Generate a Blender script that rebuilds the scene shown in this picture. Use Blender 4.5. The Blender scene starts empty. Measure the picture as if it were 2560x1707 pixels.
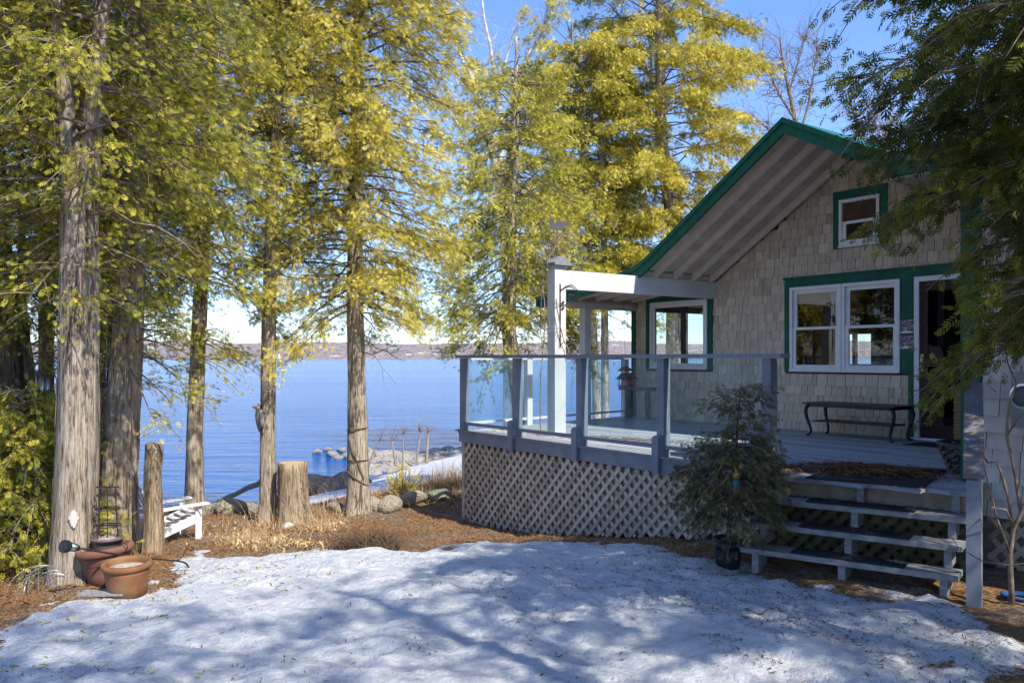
import bpy, math, random
import numpy as np
R_ = math.radians
# ------------------------------------------------------------------ camera, sky, sun, exposure
# world axes = the cottage's axes: X along the gable wall, Y into the house, Z = 0 on the deck floor
scene = bpy.context.scene
COL = scene.collection
EZ = 1.07; FPX = 2054.0; HOR = 895.0
U2 = np.array([.5846, -.8113]); V2 = np.array([.8113, .5846])
cam_d = bpy.data.cameras.new("camera"); cam = bpy.data.objects.new("camera", cam_d); COL.objects.link(cam)
cam.location = (0, 0, EZ); cam.rotation_euler = (R_(90), 0, math.atan2(.8113, .5846))
cam_d.sensor_width = 36; cam_d.lens = FPX / 2560 * 36; cam_d.shift_y = (HOR - 853.5) / 2560
cam_d.clip_start = .05; cam_d.clip_end = 20000
scene.camera = cam
SUN_EL, SUN_AZ = 48.0, 4.0          # azimuth counted from +X towards +Y
w = bpy.data.worlds.new("World"); scene.world = w; w.use_nodes = True
wn = w.node_tree.nodes; wl = w.node_tree.links
sky = wn.new('ShaderNodeTexSky'); sky.sky_type = 'NISHITA'; sky.sun_disc = False
sky.sun_elevation = R_(SUN_EL); sky.sun_rotation = R_(90 - SUN_AZ)
sky.air_density = 1.0; sky.dust_density = .4; sky.ozone_density = 5
tint_ = wn.new('ShaderNodeMix'); tint_.data_type = 'RGBA'; tint_.blend_type = 'MULTIPLY'; tint_.inputs[0].default_value = 1; tint_.inputs[7].default_value = (.83, .89, 1.07, 1)
wl.new(sky.outputs[0], tint_.inputs[6]); wl.new(tint_.outputs[2], wn['Background'].inputs[0]); wn['Background'].inputs[1].default_value = .145
sd = bpy.data.lights.new("sun", 'SUN'); sd.energy = 3.8; sd.angle = R_(.55); sd.color = (1, .93, .80)
so = bpy.data.objects.new("sun", sd); COL.objects.link(so)
from mathutils import Vector, Matrix
SD = Vector((math.cos(R_(SUN_EL)) * math.cos(R_(SUN_AZ)), math.cos(R_(SUN_EL)) * math.sin(R_(SUN_AZ)), math.sin(R_(SUN_EL))))
so.rotation_euler = SD.to_track_quat('Z', 'Y').to_euler()
so.location = SD * 30
vs = scene.view_settings; vs.view_transform = 'Standard'; vs.look = 'None'; vs.exposure = .90; vs.gamma = 1
scene.cycles.max_bounces = 8; scene.cycles.transparent_max_bounces = 12
scene.cycles.diffuse_bounces = 4; scene.cycles.glossy_bounces = 4
rng = np.random.default_rng(7); random.seed(7)

# ------------------------------------------------------------------ helpers
def ray(px, py):
    c = np.array([(px - 1280) / FPX, 1.0]); return np.array([c @ U2, c @ V2, (HOR - py) / FPX])
def at(x, y, D):
    """survey point: bearing in photo pixels (2352 wide), D metres ahead of the station"""
    return np.array([0, 0, EZ]) + ray(x * 1.0884, y * 1.0884) * D
def aty(px, py, Y):
    r = ray(px, py); return np.array([0, 0, EZ]) + r * (Y / r[1])

OFF = {}
def link(o): COL.objects.link(o); return o
def thing(name, label, cat, loc=(0, 0, 0), group=None):
    o = bpy.data.objects.new(name, None); link(o); o.location = loc; o.empty_display_size = .1
    OFF[o] = np.array(loc, float); tag(o, label, cat, group); return o
def tag(o, label, cat, group=None):
    o['label'] = label; o['category'] = cat
    if group: o['group'] = group
    return o
def kind(o, k): o['kind'] = k; return o

class MB:
    def __init__(s): s.V = []; s.F = []; s.T = []; s.n = 0
    def add(s, v, f, t=.5):
        v = np.asarray(v, float).reshape(-1, 3); s.V.append(v)
        for q in f: s.F.append([i + s.n for i in q]); s.T.append(t)
        s.n += len(v)
    def box(s, x0, x1, y0, y1, z0, z1, t=.5):
        v = [(x, y, z) for x in (x0, x1) for y in (y0, y1) for z in (z0, z1)]
        s.add(v, BOXF, t); return s
    def obox(s, c, ax, ay, az, sx, sy, sz, t=.5):
        c = np.asarray(c, float); ax, ay, az = (np.asarray(a, float) for a in (ax, ay, az))
        v = [c + ax * sx * a + ay * sy * b + az * sz * d for a in (-.5, .5) for b in (-.5, .5) for d in (-.5, .5)]
        s.add(v, BOXF, t); return s
    def bar(s, p, q, wd, th, up=(0, 0, 1), t=.5):
        p = np.asarray(p, float); q = np.asarray(q, float); d = q - p; L = np.linalg.norm(d); d = d / L
        sd_ = np.cross(d, up); sd_ /= np.linalg.norm(sd_); u = np.cross(sd_, d)
        return s.obox((p + q) / 2, d, sd_, u, L, wd, th, t)
    def tube(s, pts, rad, n=8, t=.5, cap=True, jit=None):
        P = np.asarray(pts, float); m = len(P); rad = np.broadcast_to(np.asarray(rad, float), (m,))
        T = np.gradient(P, axis=0); T /= np.linalg.norm(T, axis=1)[:, None] + 1e-12
        a = np.array([1, 0, 0.]) if abs(T[0][0]) < .8 else np.array([0, 1., 0])
        nrm = np.cross(T[0], a); nrm /= np.linalg.norm(nrm); an = np.arange(n) * 2 * math.pi / n; out = []
        for i in range(m):
            nrm = nrm - T[i] * (nrm @ T[i]); nrm /= np.linalg.norm(nrm) + 1e-12; b = np.cross(T[i], nrm)
            r = rad[i] * (1 if jit is None else jit(i, an))
            out.append(P[i] + (np.cos(an) * r)[:, None] * nrm + (np.sin(an) * r)[:, None] * b)
        s.rings = np.array(out); s.axis = P
        f = [(i * n + j, i * n + (j + 1) % n, (i + 1) * n + (j + 1) % n, (i + 1) * n + j) for i in range(m - 1) for j in range(n)]
        if cap: f += [tuple(range(n))[::-1], tuple((m - 1) * n + j for j in range(n))]
        s.add(np.concatenate(out), f, t); return s
    def lathe(s, prof, c=(0, 0, 0), n=28, t=.5, tilt=None):
        v = []; m = len(prof)
        for r, z in prof:
            for j in range(n):
                a = 2 * math.pi * j / n; v.append((r * math.cos(a), r * math.sin(a), z))
        v = np.array(v)
        if tilt is not None: v = v @ np.array(Matrix(tilt).to_3x3()).T
        f = [(i * n + j, i * n + (j + 1) % n, (i + 1) * n + (j + 1) % n, (i + 1) * n + j) for i in range(m - 1) for j in range(n)]
        s.add(v + np.array(c), f, t); return s
    def prism(s, poly, a, b, axis, t=.5):
        """polygon of 2-D points pushed from a to b along axis ('x','y','z')"""
        def p3(p, h): return {'x': (h, p[0], p[1]), 'y': (p[0], h, p[1]), 'z': (p[0], p[1], h)}[axis]
        n = len(poly); v = [p3(p, a) for p in poly] + [p3(p, b) for p in poly]
        f = [tuple(range(n)), tuple(range(2 * n - 1, n - 1, -1))] + [(i, (i + 1) % n, n + (i + 1) % n, n + i) for i in range(n)]
        s.add(v, f, t); return s
    def build(s, name, m, parent=None, smooth=False):
        V = np.concatenate(s.V); root = parent
        if parent is not None: V = V - OFF[parent]
        me = bpy.data.meshes.new(name); me.from_pydata(V.tolist(), [], s.F); me.update()
        at_ = me.attributes.new('tint', 'FLOAT', 'FACE'); at_.data.foreach_set('value', np.array(s.T, dtype=np.float32))
        me.materials.append(m)
        if smooth: me.shade_smooth()
        o = link(bpy.data.objects.new(name, me))
        if parent is not None: o.parent = parent; OFF[o] = OFF[parent]
        else: OFF[o] = np.zeros(3)
        return o
BOXF = [(0, 1, 3, 2), (4, 6, 7, 5), (0, 4, 5, 1), (2, 3, 7, 6), (0, 2, 6, 4), (1, 5, 7, 3)]

def np_mesh(name, V, F, tint, m, parent=None, smooth=False):
    me = bpy.data.meshes.new(name); n = len(V); k = F.shape[1]; q = len(F)
    if parent is not None: V = V - OFF[parent]
    me.vertices.add(n); me.vertices.foreach_set('co', np.ascontiguousarray(V, dtype=np.float32).ravel())
    me.loops.add(q * k); me.loops.foreach_set('vertex_index', np.ascontiguousarray(F, dtype=np.int32).ravel())
    me.polygons.add(q); me.polygons.foreach_set('loop_start', np.arange(0, q * k, k, dtype=np.int32))
    me.update(calc_edges=True)
    a = me.attributes.new('tint', 'FLOAT', 'FACE'); a.data.foreach_set('value', np.asarray(tint, dtype=np.float32))
    me.materials.append(m)
    if smooth: me.shade_smooth()
    o = link(bpy.data.objects.new(name, me))
    if parent is not None: o.parent = parent; OFF[o] = OFF[parent]
    else: OFF[o] = np.zeros(3)
    return o

# ------------------------------------------------------------------ materials
def newmat(name):
    m = bpy.data.materials.new(name); m.use_nodes = True; nt = m.node_tree
    return m, nt, nt.nodes['Principled BSDF']
def N(nt, t, **kw):
    n = nt.nodes.new(t)
    for k, v in kw.items(): setattr(n, k, v)
    return n
def ramp(nt, src, stops):
    r = N(nt, 'ShaderNodeValToRGB'); e = r.color_ramp.elements
    while len(e) < len(stops): e.new(.5)
    for el, (p, c) in zip(e, stops): el.position = p; el.color = (*c, 1) if len(c) == 3 else c
    nt.links.new(src, r.inputs[0]); return r.outputs[0]
def noise(nt, scale, sc=(1, 1, 1), detail=5, rough=.6, coord='Object', rot=None):
    tc = N(nt, 'ShaderNodeTexCoord'); mp = N(nt, 'ShaderNodeMapping'); nz = N(nt, 'ShaderNodeTexNoise'); src = tc.outputs[coord]
    if rot:
        m0 = N(nt, 'ShaderNodeMapping'); m0.inputs['Rotation'].default_value = rot; nt.links.new(src, m0.inputs[0]); src = m0.outputs[0]
    mp.inputs['Scale'].default_value = sc
    nz.inputs['Scale'].default_value = scale; nz.inputs['Detail'].default_value = detail; nz.inputs['Roughness'].default_value = rough
    nt.links.new(src, mp.inputs[0]); nt.links.new(mp.outputs[0], nz.inputs[0]); return nz.outputs['Fac']
def math_(nt, op, a, b):
    n = N(nt, 'ShaderNodeMath', operation=op)
    for i, x in enumerate((a, b)):
        if isinstance(x, (int, float)): n.inputs[i].default_value = x
        else: nt.links.new(x, n.inputs[i])
    return n.outputs[0]
def mixc(nt, f, a, b, mode='MIX'):
    n = N(nt, 'ShaderNodeMix', data_type='RGBA', blend_type=mode)
    for i, x in ((0, f), (6, a), (7, b)):
        if isinstance(x, (int, float)): n.inputs[i].default_value = x
        elif isinstance(x, tuple): n.inputs[i].default_value = (*x, 1)
        else: nt.links.new(x, n.inputs[i])
    return n.outputs[2]
def bump(nt, p, h, strength, dist=.02):
    b = N(nt, 'ShaderNodeBump'); b.inputs['Strength'].default_value = strength; b.inputs['Distance'].default_value = dist
    nt.links.new(h, b.inputs['Height']); nt.links.new(b.outputs[0], p.inputs['Normal']); return b
def attr(nt, nm='tint'):
    a = N(nt, 'ShaderNodeAttribute'); a.attribute_name = nm; return a.outputs['Fac']
def M(name, c1, c2, scale=8, sc=(1, 1, 1), rough=.75, bmp=.25, dist=.01, tint=0., spec=.3, lo=.3, hi=.7, detail=6, dirt=None):
    m, nt, p = newmat(name); f = noise(nt, scale, sc, detail)
    g = f
    if tint: g = math_(nt, 'ADD', math_(nt, 'MULTIPLY', f, 1 - tint), math_(nt, 'MULTIPLY', attr(nt), tint))
    c = ramp(nt, g, [(lo, c1), (hi, c2)])
    if dirt:
        d = noise(nt, dirt[0], (1, 1, 1), 8, .7); dm = ramp(nt, d, [(dirt[2], (0, 0, 0)), (dirt[3], (1, 1, 1))]); c = mixc(nt, dm, c, dirt[1])
    nt.links.new(c, p.inputs['Base Color']); p.inputs['Roughness'].default_value = rough; p.inputs['Specular IOR Level'].default_value = spec
    if bmp: bump(nt, p, f, bmp, dist)
    return m
m_bark = None
def bark(name, c1, c2, c3, sc=26):
    m, nt, p = newmat(name)
    f = noise(nt, sc * 2.6, (1, 1, .09), 8, .75); g = noise(nt, 4.5, (1, 1, .4), 6, .65); l = noise(nt, 11, (1, 1, .55), 7, .75); q = noise(nt, sc * .9, (1, 1, .12), 5, .6)
    k = math_(nt, 'ADD', math_(nt, 'MULTIPLY', f, .5), math_(nt, 'ADD', math_(nt, 'MULTIPLY', g, .2), math_(nt, 'MULTIPLY', q, .3)))
    c = ramp(nt, k, [(.42, c1), (.485, c2), (.565, c3)])
    c = mixc(nt, ramp(nt, l, [(.58, (0, 0, 0)), (.66, (.8, .8, .8))]), c, (.46, .455, .42))
    nt.links.new(c, p.inputs['Base Color']); p.inputs['Roughness'].default_value = .92; p.inputs['Specular IOR Level'].default_value = .12
    bump(nt, p, k, 1.0, .06); return m
m_bark = bark('cedar_bark', (.10, .075, .055), (.38, .31, .235), (.62, .54, .435))
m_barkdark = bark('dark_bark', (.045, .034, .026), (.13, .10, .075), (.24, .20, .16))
m_birch = M('pale_bark', (.36, .33, .29), (.72, .69, .64), 9, (1, 1, .5), .85, .3, lo=.35, hi=.6)
m_twig = M('bare_twig', (.16, .11, .085), (.34, .27, .22), 14, rough=.9, bmp=0)
def foliage(name, stops, trans=.35):
    m, nt, p = newmat(name); a = attr(nt); c = ramp(nt, a, stops)
    nt.links.new(c, p.inputs['Base Color']); p.inputs['Roughness'].default_value = .6; p.inputs['Specular IOR Level'].default_value = .25
    tr = N(nt, 'ShaderNodeBsdfTranslucent'); nt.links.new(c, tr.inputs[0]); mx = N(nt, 'ShaderNodeMixShader'); mx.inputs[0].default_value = trans
    nt.links.new(p.outputs[0], mx.inputs[1]); nt.links.new(tr.outputs[0], mx.inputs[2]); nt.links.new(mx.outputs[0], nt.nodes['Material Output'].inputs[0]); return m
m_gold = foliage('golden_cedar_leaves', [(0, (.075, .095, .016)), (.26, (.27, .265, .030)), (.56, (.56, .475, .048)), (.85, (.78, .65, .10)), (1, (.85, .75, .22))], .42)
m_olive = foliage('olive_cedar_leaves', [(0, (.050, .075, .016)), (.32, (.20, .22, .026)), (.60, (.48, .44, .045)), (1, (.78, .67, .12))], .42)
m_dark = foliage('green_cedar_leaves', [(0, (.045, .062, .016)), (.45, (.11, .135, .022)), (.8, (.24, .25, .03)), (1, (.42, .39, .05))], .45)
m_grey = foliage('grey_green_leaves', [(0, (.045, .055, .028)), (.5, (.10, .11, .048)), (.85, (.18, .175, .065)), (1, (.27, .24, .10))], .3)
m_paint = M('worn_blue_grey_paint', (.165, .185, .235), (.235, .26, .315), 5, (1, 1, 1), .6, .15, dirt=(14, (.20, .18, .15), .62, .80))
m_white_post = M('weathered_pale_paint', (.52, .52, .52), (.68, .68, .67), 6, (1, .3, .3), .65, .15, dirt=(20, (.33, .30, .26), .64, .82))
m_shingle = M('cedar_shingles', (.31, .245, .175), (.74, .635, .50), 22, (1, 1, .12), .85, .3, .006, tint=.48, lo=.2, hi=.8, dirt=(5, (.17, .135, .10), .60, .85))
m_shingle2 = M('pale_cedar_shingles', (.33, .30, .285), (.74, .70, .67), 22, (1, 1, .12), .85, .4, .008, tint=.55, lo=.2, hi=.8, dirt=(7, (.28, .24, .20), .62, .82))
m_green = M('green_trim_paint', (.004, .070, .043), (.009, .12, .078), 10, (1, 1, .3), .5, .1)
m_white = M('white_window_vinyl', (.68, .68, .70), (.80, .80, .81), 6, rough=.4, bmp=.03, dirt=(30, (.45, .42, .38), .68, .9))
m_soffit = M('beige_soffit_boards', (.44, .37, .31), (.56, .49, .42), 9, (.3, 1, 1), .7, .12, tint=.35)
m_rafter = M('beige_rafter_paint', (.50, .44, .38), (.62, .56, .49), 7, rough=.65, bmp=.08)
m_log = M('peeled_log', (.42, .37, .33), (.60, .55, .50), 12, (1, .15, 1), .7, .3)
m_beamdark = M('grey_beam_paint', (.50, .505, .51), (.70, .70, .69), 4, (1, .25, 1), .6, .12, dirt=(16, (.33, .29, .25), .66, .82))
m_deck = M('grey_deck_boards', (.22, .24, .28), (.42, .44, .48), 30, (.06, 1, 1), .7, .3, .004, tint=.3, dirt=(7, (.24, .21, .17), .55, .78))
m_step = M('weathered_step_boards', (.15, .155, .165), (.32, .325, .335), 34, (.1, 1, 1), .75, .35, .004, dirt=(8, (.20, .19, .12), .52, .76))
m_lattice = M('weathered_lattice', (.34, .285, .225), (.60, .525, .43), 16, rough=.85, bmp=.2, tint=.35, dirt=(5, (.20, .18, .11), .56, .76))
m_lattback = M('brown_backing_board', (.23, .195, .15), (.43, .37, .29), 9, rough=.9, bmp=.2)
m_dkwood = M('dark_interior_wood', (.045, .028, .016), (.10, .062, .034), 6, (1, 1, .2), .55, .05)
m_door = M('maroon_door_paint', (.028, .008, .010), (.050, .016, .018), 8, rough=.45, bmp=.05)
m_metal = M('black_wrought_metal', (.008, .008, .009), (.022, .021, .022), 25, rough=.42, bmp=.1, spec=.5)
m_rubber = M('black_rubber', (.010, .011, .013), (.026, .028, .032), 40, rough=.7, bmp=.4)
m_terra = M('terracotta', (.15, .058, .026), (.29, .125, .058), 5, rough=.8, bmp=.15, dirt=(6, (.21, .145, .07), .45, .66))
m_terra2 = M('dusky_terracotta', (.14, .062, .042), (.25, .115, .08), 5, rough=.8, bmp=.15, dirt=(7, (.16, .10, .07), .55, .75))
m_greypot = M('taupe_plastic', (.11, .088, .082), (.16, .13, .12), 4, rough=.5, bmp=.03)
m_blackpot = M('black_plastic', (.012, .014, .02), (.025, .028, .036), 4, rough=.5, bmp=.03)
m_iron = M('rusty_iron', (.02, .014, .013), (.055, .035, .03), 30, rough=.6, bmp=.2)
m_whitewood = M('white_painted_wood', (.62, .62, .62), (.80, .80, .80), 8, rough=.6, bmp=.1, dirt=(18, (.40, .37, .33), .66, .85))
m_rock = M('grey_boulder', (.18, .16, .14), (.50, .46, .40), 4.5, rough=.9, bmp=1, dist=.09, dirt=(2.2, (.11, .10, .085), .55, .75))
m_rockmoss = M('mossy_boulder', (.27, .23, .175), (.62, .55, .43), 6, rough=.95, bmp=1, dist=.09, dirt=(4, (.24, .21, .09), .56, .74))
m_wicker = M('wicker', (.14, .09, .035), (.36, .25, .11), 60, (1, 1, 1.6), .75, .6, .01)
m_weave = M('grey_plastic_weave', (.02, .02, .018), (.12, .115, .10), 60, rough=.5, bmp=.3, tint=.5)
m_needles = M('brown_pine_needles', (.085, .040, .016), (.30, .165, .075), 20, rough=.95, bmp=0, tint=.85, lo=.1, hi=.9)
m_debris = M('dark_twig_debris', (.035, .024, .016), (.15, .095, .05), 20, rough=.95, bmp=0, tint=.85, lo=.1, hi=.9)
m_grass = M('dry_grass', (.30, .19, .085), (.66, .50, .29), 8, rough=.9, bmp=0, tint=.85, lo=.1, hi=.9)
m_vanes = M('grey_sheet_metal', (.075, .075, .085), (.12, .12, .13), 8, rough=.55, bmp=.05)
m_roof = M('green_roof_sheet', (.006, .085, .056), (.012, .135, .092), 12, rough=.45, bmp=.1)
def plain(name, c, rough=.6, spec=.4, metal=0):
    m, nt, p = newmat(name); f = noise(nt, 14); nt.links.new(ramp(nt, f, [(.3, tuple(x * .8 for x in c)), (.7, c)]), p.inputs['Base Color'])
    p.inputs['Roughness'].default_value = rough; p.inputs['Specular IOR Level'].default_value = spec; p.inputs['Metallic'].default_value = metal; return m
m_red = plain('faded_red_plastic', (.32, .06, .06)); m_pink = plain('faded_pink_red', (.62, .20, .18)); m_teal = plain('teal_glaze', (.01, .13, .14)); m_yellow = plain('mustard_glaze', (.25, .14, .03))
m_orange = plain('orange_cloth', (.80, .20, .012), .8); m_cream = plain('cream_cloth', (.62, .58, .68), .85); m_birdgrey = plain('faded_grey_resin', (.27, .25, .25)); m_birdwhite = plain('pale_resin', (.66, .60, .56))
m_meter = plain('grey_meter_paint', (.26, .29, .30), .5); m_brass = plain('brass', (.62, .48, .22), .3, .5, 1); m_alu = plain('aluminium_tube', (.55, .56, .58), .25, .5, 1)
m_whiteglaze = plain('lantern_glass', (.60, .72, .74), .2); m_bluehose = plain('blue_hose', (.008, .07, .22)); m_palewall = plain('far_house_paint', (.75, .72, .68))
m_rope = plain('olive_rope', (.16, .125, .075), .9); m_wire = plain('galvanised_wire', (.42, .41, .40), .4, .5, .6); m_soil = M('pale_potting_soil', (.20, .14, .085), (.60, .56, .50), 12, rough=.95, bmp=.4)
m_cutwood = M('cut_stump_top', (.36, .24, .13), (.56, .42, .26), 10, rough=.9, bmp=.2)
def glassmat(name, tint, refl, dirt=0., dirtc=(.6, .65, .65)):
    m, nt, p = newmat(name); out = nt.nodes['Material Output']; nt.nodes.remove(p)
    tr = N(nt, 'ShaderNodeBsdfTransparent'); tr.inputs[0].default_value = (*tint, 1)
    gl = N(nt, 'ShaderNodeBsdfGlossy'); gl.inputs['Roughness'].default_value = .01; gl.inputs[0].default_value = (1, 1, 1, 1)
    fr = N(nt, 'ShaderNodeFresnel'); fr.inputs[0].default_value = refl; mx = N(nt, 'ShaderNodeMixShader')
    ge = N(nt, 'ShaderNodeNewGeometry'); nt.links.new(math_(nt, 'MULTIPLY', fr.outputs[0], math_(nt, 'SUBTRACT', 1.0, ge.outputs['Backfacing'])), mx.inputs[0]); nt.links.new(tr.outputs[0], mx.inputs[1]); nt.links.new(gl.outputs[0], mx.inputs[2]); last = mx.outputs[0]
    if dirt:
        df = N(nt, 'ShaderNodeBsdfDiffuse'); df.inputs[0].default_value = (*dirtc, 1)
        f = noise(nt, 5, (2.2, 1, .35), 8, .7); g = ramp(nt, f, [(.35, (dirt * .35,) * 3), (.75, (dirt,) * 3)])
        m2 = N(nt, 'ShaderNodeMixShader'); nt.links.new(g, m2.inputs[0]); nt.links.new(last, m2.inputs[1]); nt.links.new(df.outputs[0], m2.inputs[2]); last = m2.outputs[0]
    nt.links.new(last, out.inputs[0]); return m
m_pane = glassmat('window_glass', (.82, .86, .84), 1.75)
m_rail_glass = glassmat('tinted_rail_glass', (.885, .95, .97), 1.35, .05, (.55, .66, .68))
m_screen = glassmat('insect_screen', (.42, .42, .44), 1.02, .10, (.03, .03, .03))

# ------------------------------------------------------------------ terrain
CP = np.array([(-13,3.2,-1.28),(-13.1,5.6,-1.33),(-13.6,7.3,-1.32),(-18.5,10.5,-1.98),(-20.5,11.8,-2.14),(-22,13.6,-2.2),(-19,8.6,-2.25),(-13.0,2,-1.28),(0,0,-.78),(3,-3,-.72),(4,4,-.66),(-2.9,6.3,-.70),(-4.5,5.8,-.74),(-5.6,6.4,-.78),(-7.3,6.4,-1.04),(-8.95,6.4,-1.26),(-10.2,6.4,-1.3),
(-5.3,.36,-.74),(-3.6,2.6,-.75),(-1.9,4.5,-.71),(-7.5,1.4,-.88),(-8.2,1.05,-.92),(-7.2,4.9,-.95),(-9.5,1.7,-1.0),(-9.7,2.1,-1.06),(-10.6,2.3,-1.2),
(-12.4,3.2,-1.28),(-11.8,4.1,-1.3),(-11.3,4.3,-1.3),(-12,5.6,-1.36),(-13.5,8.8,-1.33),(-13,11.8,-1.3),(-13,15,-1.3),(-13.2,1,-1.3),(-10,-2,-1.05),(-13,-4,-1.3),
(-14.6,0,-1.85),(-14.6,4,-1.95),(-14.8,6.5,-1.9),(-15.2,9.5,-1.75),(-16.5,0,-2.25),(-16.5,4,-2.3),(-16.5,8,-2.0),(-17.5,12,-1.95),(-18.5,16,-1.9),
(-20.5,-6,-2.62),(-20.5,0,-2.62),(-20.8,5,-2.62),(-20.9,8.4,-2.62),(-22.3,10.6,-2.62),(-25.5,14,-2.6),(-29,18,-2.62),(-32,23,-2.62),
(-22,17,-2.0),(-24,20,-2.0),(-26,0,-4),(-28,6,-4),(-31,11,-4),(-38,18,-4.5),(-26,-12,-4),(-40,0,-4.6),(-40,30,-4.6),(-45,10,-4.8),
(-8,12,-1.1),(-5,15,-.9),(5,12,-.55),(0,25,-.9),(-15,25,-1.6),(8,-6,-.6),(0,-10,-.8),(-10,-10,-1.1),(-18,-12,-2.0),(-20,20,-1.9),
(15,0,-.5),(15,20,-.5),(10,-20,-.6),(-15,-25,-1.5),(-15,40,-1.6),(10,45,-.6),(-30,40,-2.6),(-25,-25,-3),(30,10,-.4)], float)
def _phi(r2): return np.where(r2 > 1e-12, .5 * r2 * np.log(np.maximum(r2, 1e-12)), 0)
def _fit():
    P = CP[:, :2]; n = len(P); d = ((P[:, None] - P[None]) ** 2).sum(-1)
    A = np.zeros((n + 3, n + 3)); A[:n, :n] = _phi(d) + np.eye(n) * .3; A[:n, n] = 1; A[:n, n + 1:] = P; A[n, :n] = 1; A[n + 1:, :n] = P.T
    b = np.zeros(n + 3); b[:n] = CP[:, 2]; return np.linalg.solve(A, b)
_W = _fit()
def H(x, y):
    x = np.asarray(x, float); y = np.asarray(y, float); sh = x.shape; q = np.stack([x.ravel(), y.ravel()], -1)
    q = np.clip(q, [-46, -28], [32, 46]); out = np.zeros(len(q)); n = len(CP)
    for i in range(0, len(q), 20000):
        c = q[i:i + 20000]; d = ((c[:, None] - CP[None, :, :2]) ** 2).sum(-1); out[i:i + 20000] = _phi(d) @ _W[:n] + _W[n] + c @ _W[n + 1:]
    return np.clip(out, -5, -.3).reshape(sh)
def h1(x, y): return float(H(np.array([x]), np.array([y]))[0])
def vnoise(x, y, s, seed):
    """smooth value noise"""
    x = np.asarray(x) * s + seed * 17.3; y = np.asarray(y) * s + seed * 9.1; xi = np.floor(x).astype(int); yi = np.floor(y).astype(int); fx = x - xi; fy = y - yi
    fx = fx * fx * (3 - 2 * fx); fy = fy * fy * (3 - 2 * fy)
    def hsh(a, b):
        n = (a * 374761393 + b * 668265263 + seed * 974711) & 0x7fffffff; n = ((n ^ (n >> 13)) * 1274126177) & 0x7fffffff; return ((n ^ (n >> 16)) & 0xffff) / 65535.
    return (hsh(xi, yi) * (1 - fx) + hsh(xi + 1, yi) * fx) * (1 - fy) + (hsh(xi, yi + 1) * (1 - fx) + hsh(xi + 1, yi + 1) * fx) * fy
SNOW = [(-2.6, -6), (-4.2, -1.4), (-6.16, 0.2), (-6.79, 0.64), (-7.31, 0.93), (-7.51, 1.24), (-7.55, 1.64), (-8.24, 1.9), (-9.3, 2.45), (-8.75, 2.56), (-8.5, 2.75), (-8.74, 2.97), (-8.65, 3.33), (-9.0, 3.75), (-8.2, 3.75), (-8.3, 4.1), (-7.75, 4.2), (-7.5, 4.5), (-8.1, 5.2), (-7.9, 5.6), (-7.0, 5.4), (-6.52, 5.68), (-5.99, 5.79), (-5.73, 5.95), (-5.1, 5.62), (-4.75, 5.9), (-4.43, 5.8), (-4.09, 5.84), (-3.69, 5.84), (-3.29, 5.95), (-2.9, 6.02), (-2.6, 5.9), (-2.1, 5.2), (-1.6, 3.5), (-.5, 2), (2, 0), (2, -6)]
SNOWLOW = [(-13.9, -1), (-13.9, 6.6), (-14.4, 8.8), (-14.8, 12), (-16, 20), (-26.5, 20), (-24.9, 15.6), (-23.9, 13.4), (-22.3, 11.3), (-21.3, 9.5), (-20.7, 7.5), (-20.5, 4), (-20.5, -1)]
def polydist(x, y, poly):
    """signed distance to a polygon, positive inside"""
    P = np.array(poly); Q = np.roll(P, -1, 0); x = x[..., None]; y = y[..., None]
    dx, dy = Q[:, 0] - P[:, 0], Q[:, 1] - P[:, 1]; t = np.clip(((x - P[:, 0]) * dx + (y - P[:, 1]) * dy) / (dx * dx + dy * dy), 0, 1)
    d = np.sqrt(((x - P[:, 0] - t * dx) ** 2 + (y - P[:, 1] - t * dy) ** 2).min(-1))
    c = ((P[:, 1] > y) != (Q[:, 1] > y)) & (x < dx * (y - P[:, 1]) / np.where(dy == 0, 1e-9, dy) + P[:, 0])
    return np.where(c.sum(-1) % 2 == 1, d, -d)
def axis(lo, hi, step, far0, far1):
    a = list(np.arange(lo, hi, step)); s = step; x = a[0]; L = []
    while x > far0: s *= 1.12; x -= s; L.append(x)
    s = step; x = a[-1]; Rr = []
    while x < far1: s *= 1.12; x += s; Rr.append(x)
    return np.array(L[::-1] + a + Rr)
gx = axis(-14.4, -1.4, .034, -60, 250); gy = axis(-1.4, 7.0, .032, -250, 250)
GX, GY = np.meshgrid(gx, gy, indexing='ij')
def ground(x, y, snow=None):
    z = H(x, y)
    return z
Z0 = H(GX, GY)
near = np.clip(1 - np.maximum(np.abs(GX + 8) - 9, 0) / 6, 0, 1)
d1 = np.full(GX.shape, -9.); sel = (GX > -16) & (GX < 3) & (GY > -7) & (GY < 8); d1[sel] = polydist(GX[sel], GY[sel], SNOW)
d2 = np.full(GX.shape, -9.); sel = (GX > -28) & (GX < -12) & (GY > -3) & (GY < 24); d2[sel] = polydist(GX[sel], GY[sel], SNOWLOW)
edge = (vnoise(GX, GY, 2.6, 1) - .5) * .38 + (vnoise(GX, GY, 7, 2) - .5) * .2 + (vnoise(GX, GY, 16, 3) - .5) * .10
dd = np.maximum(d1 + edge, d2 + edge * 1.5)
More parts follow.
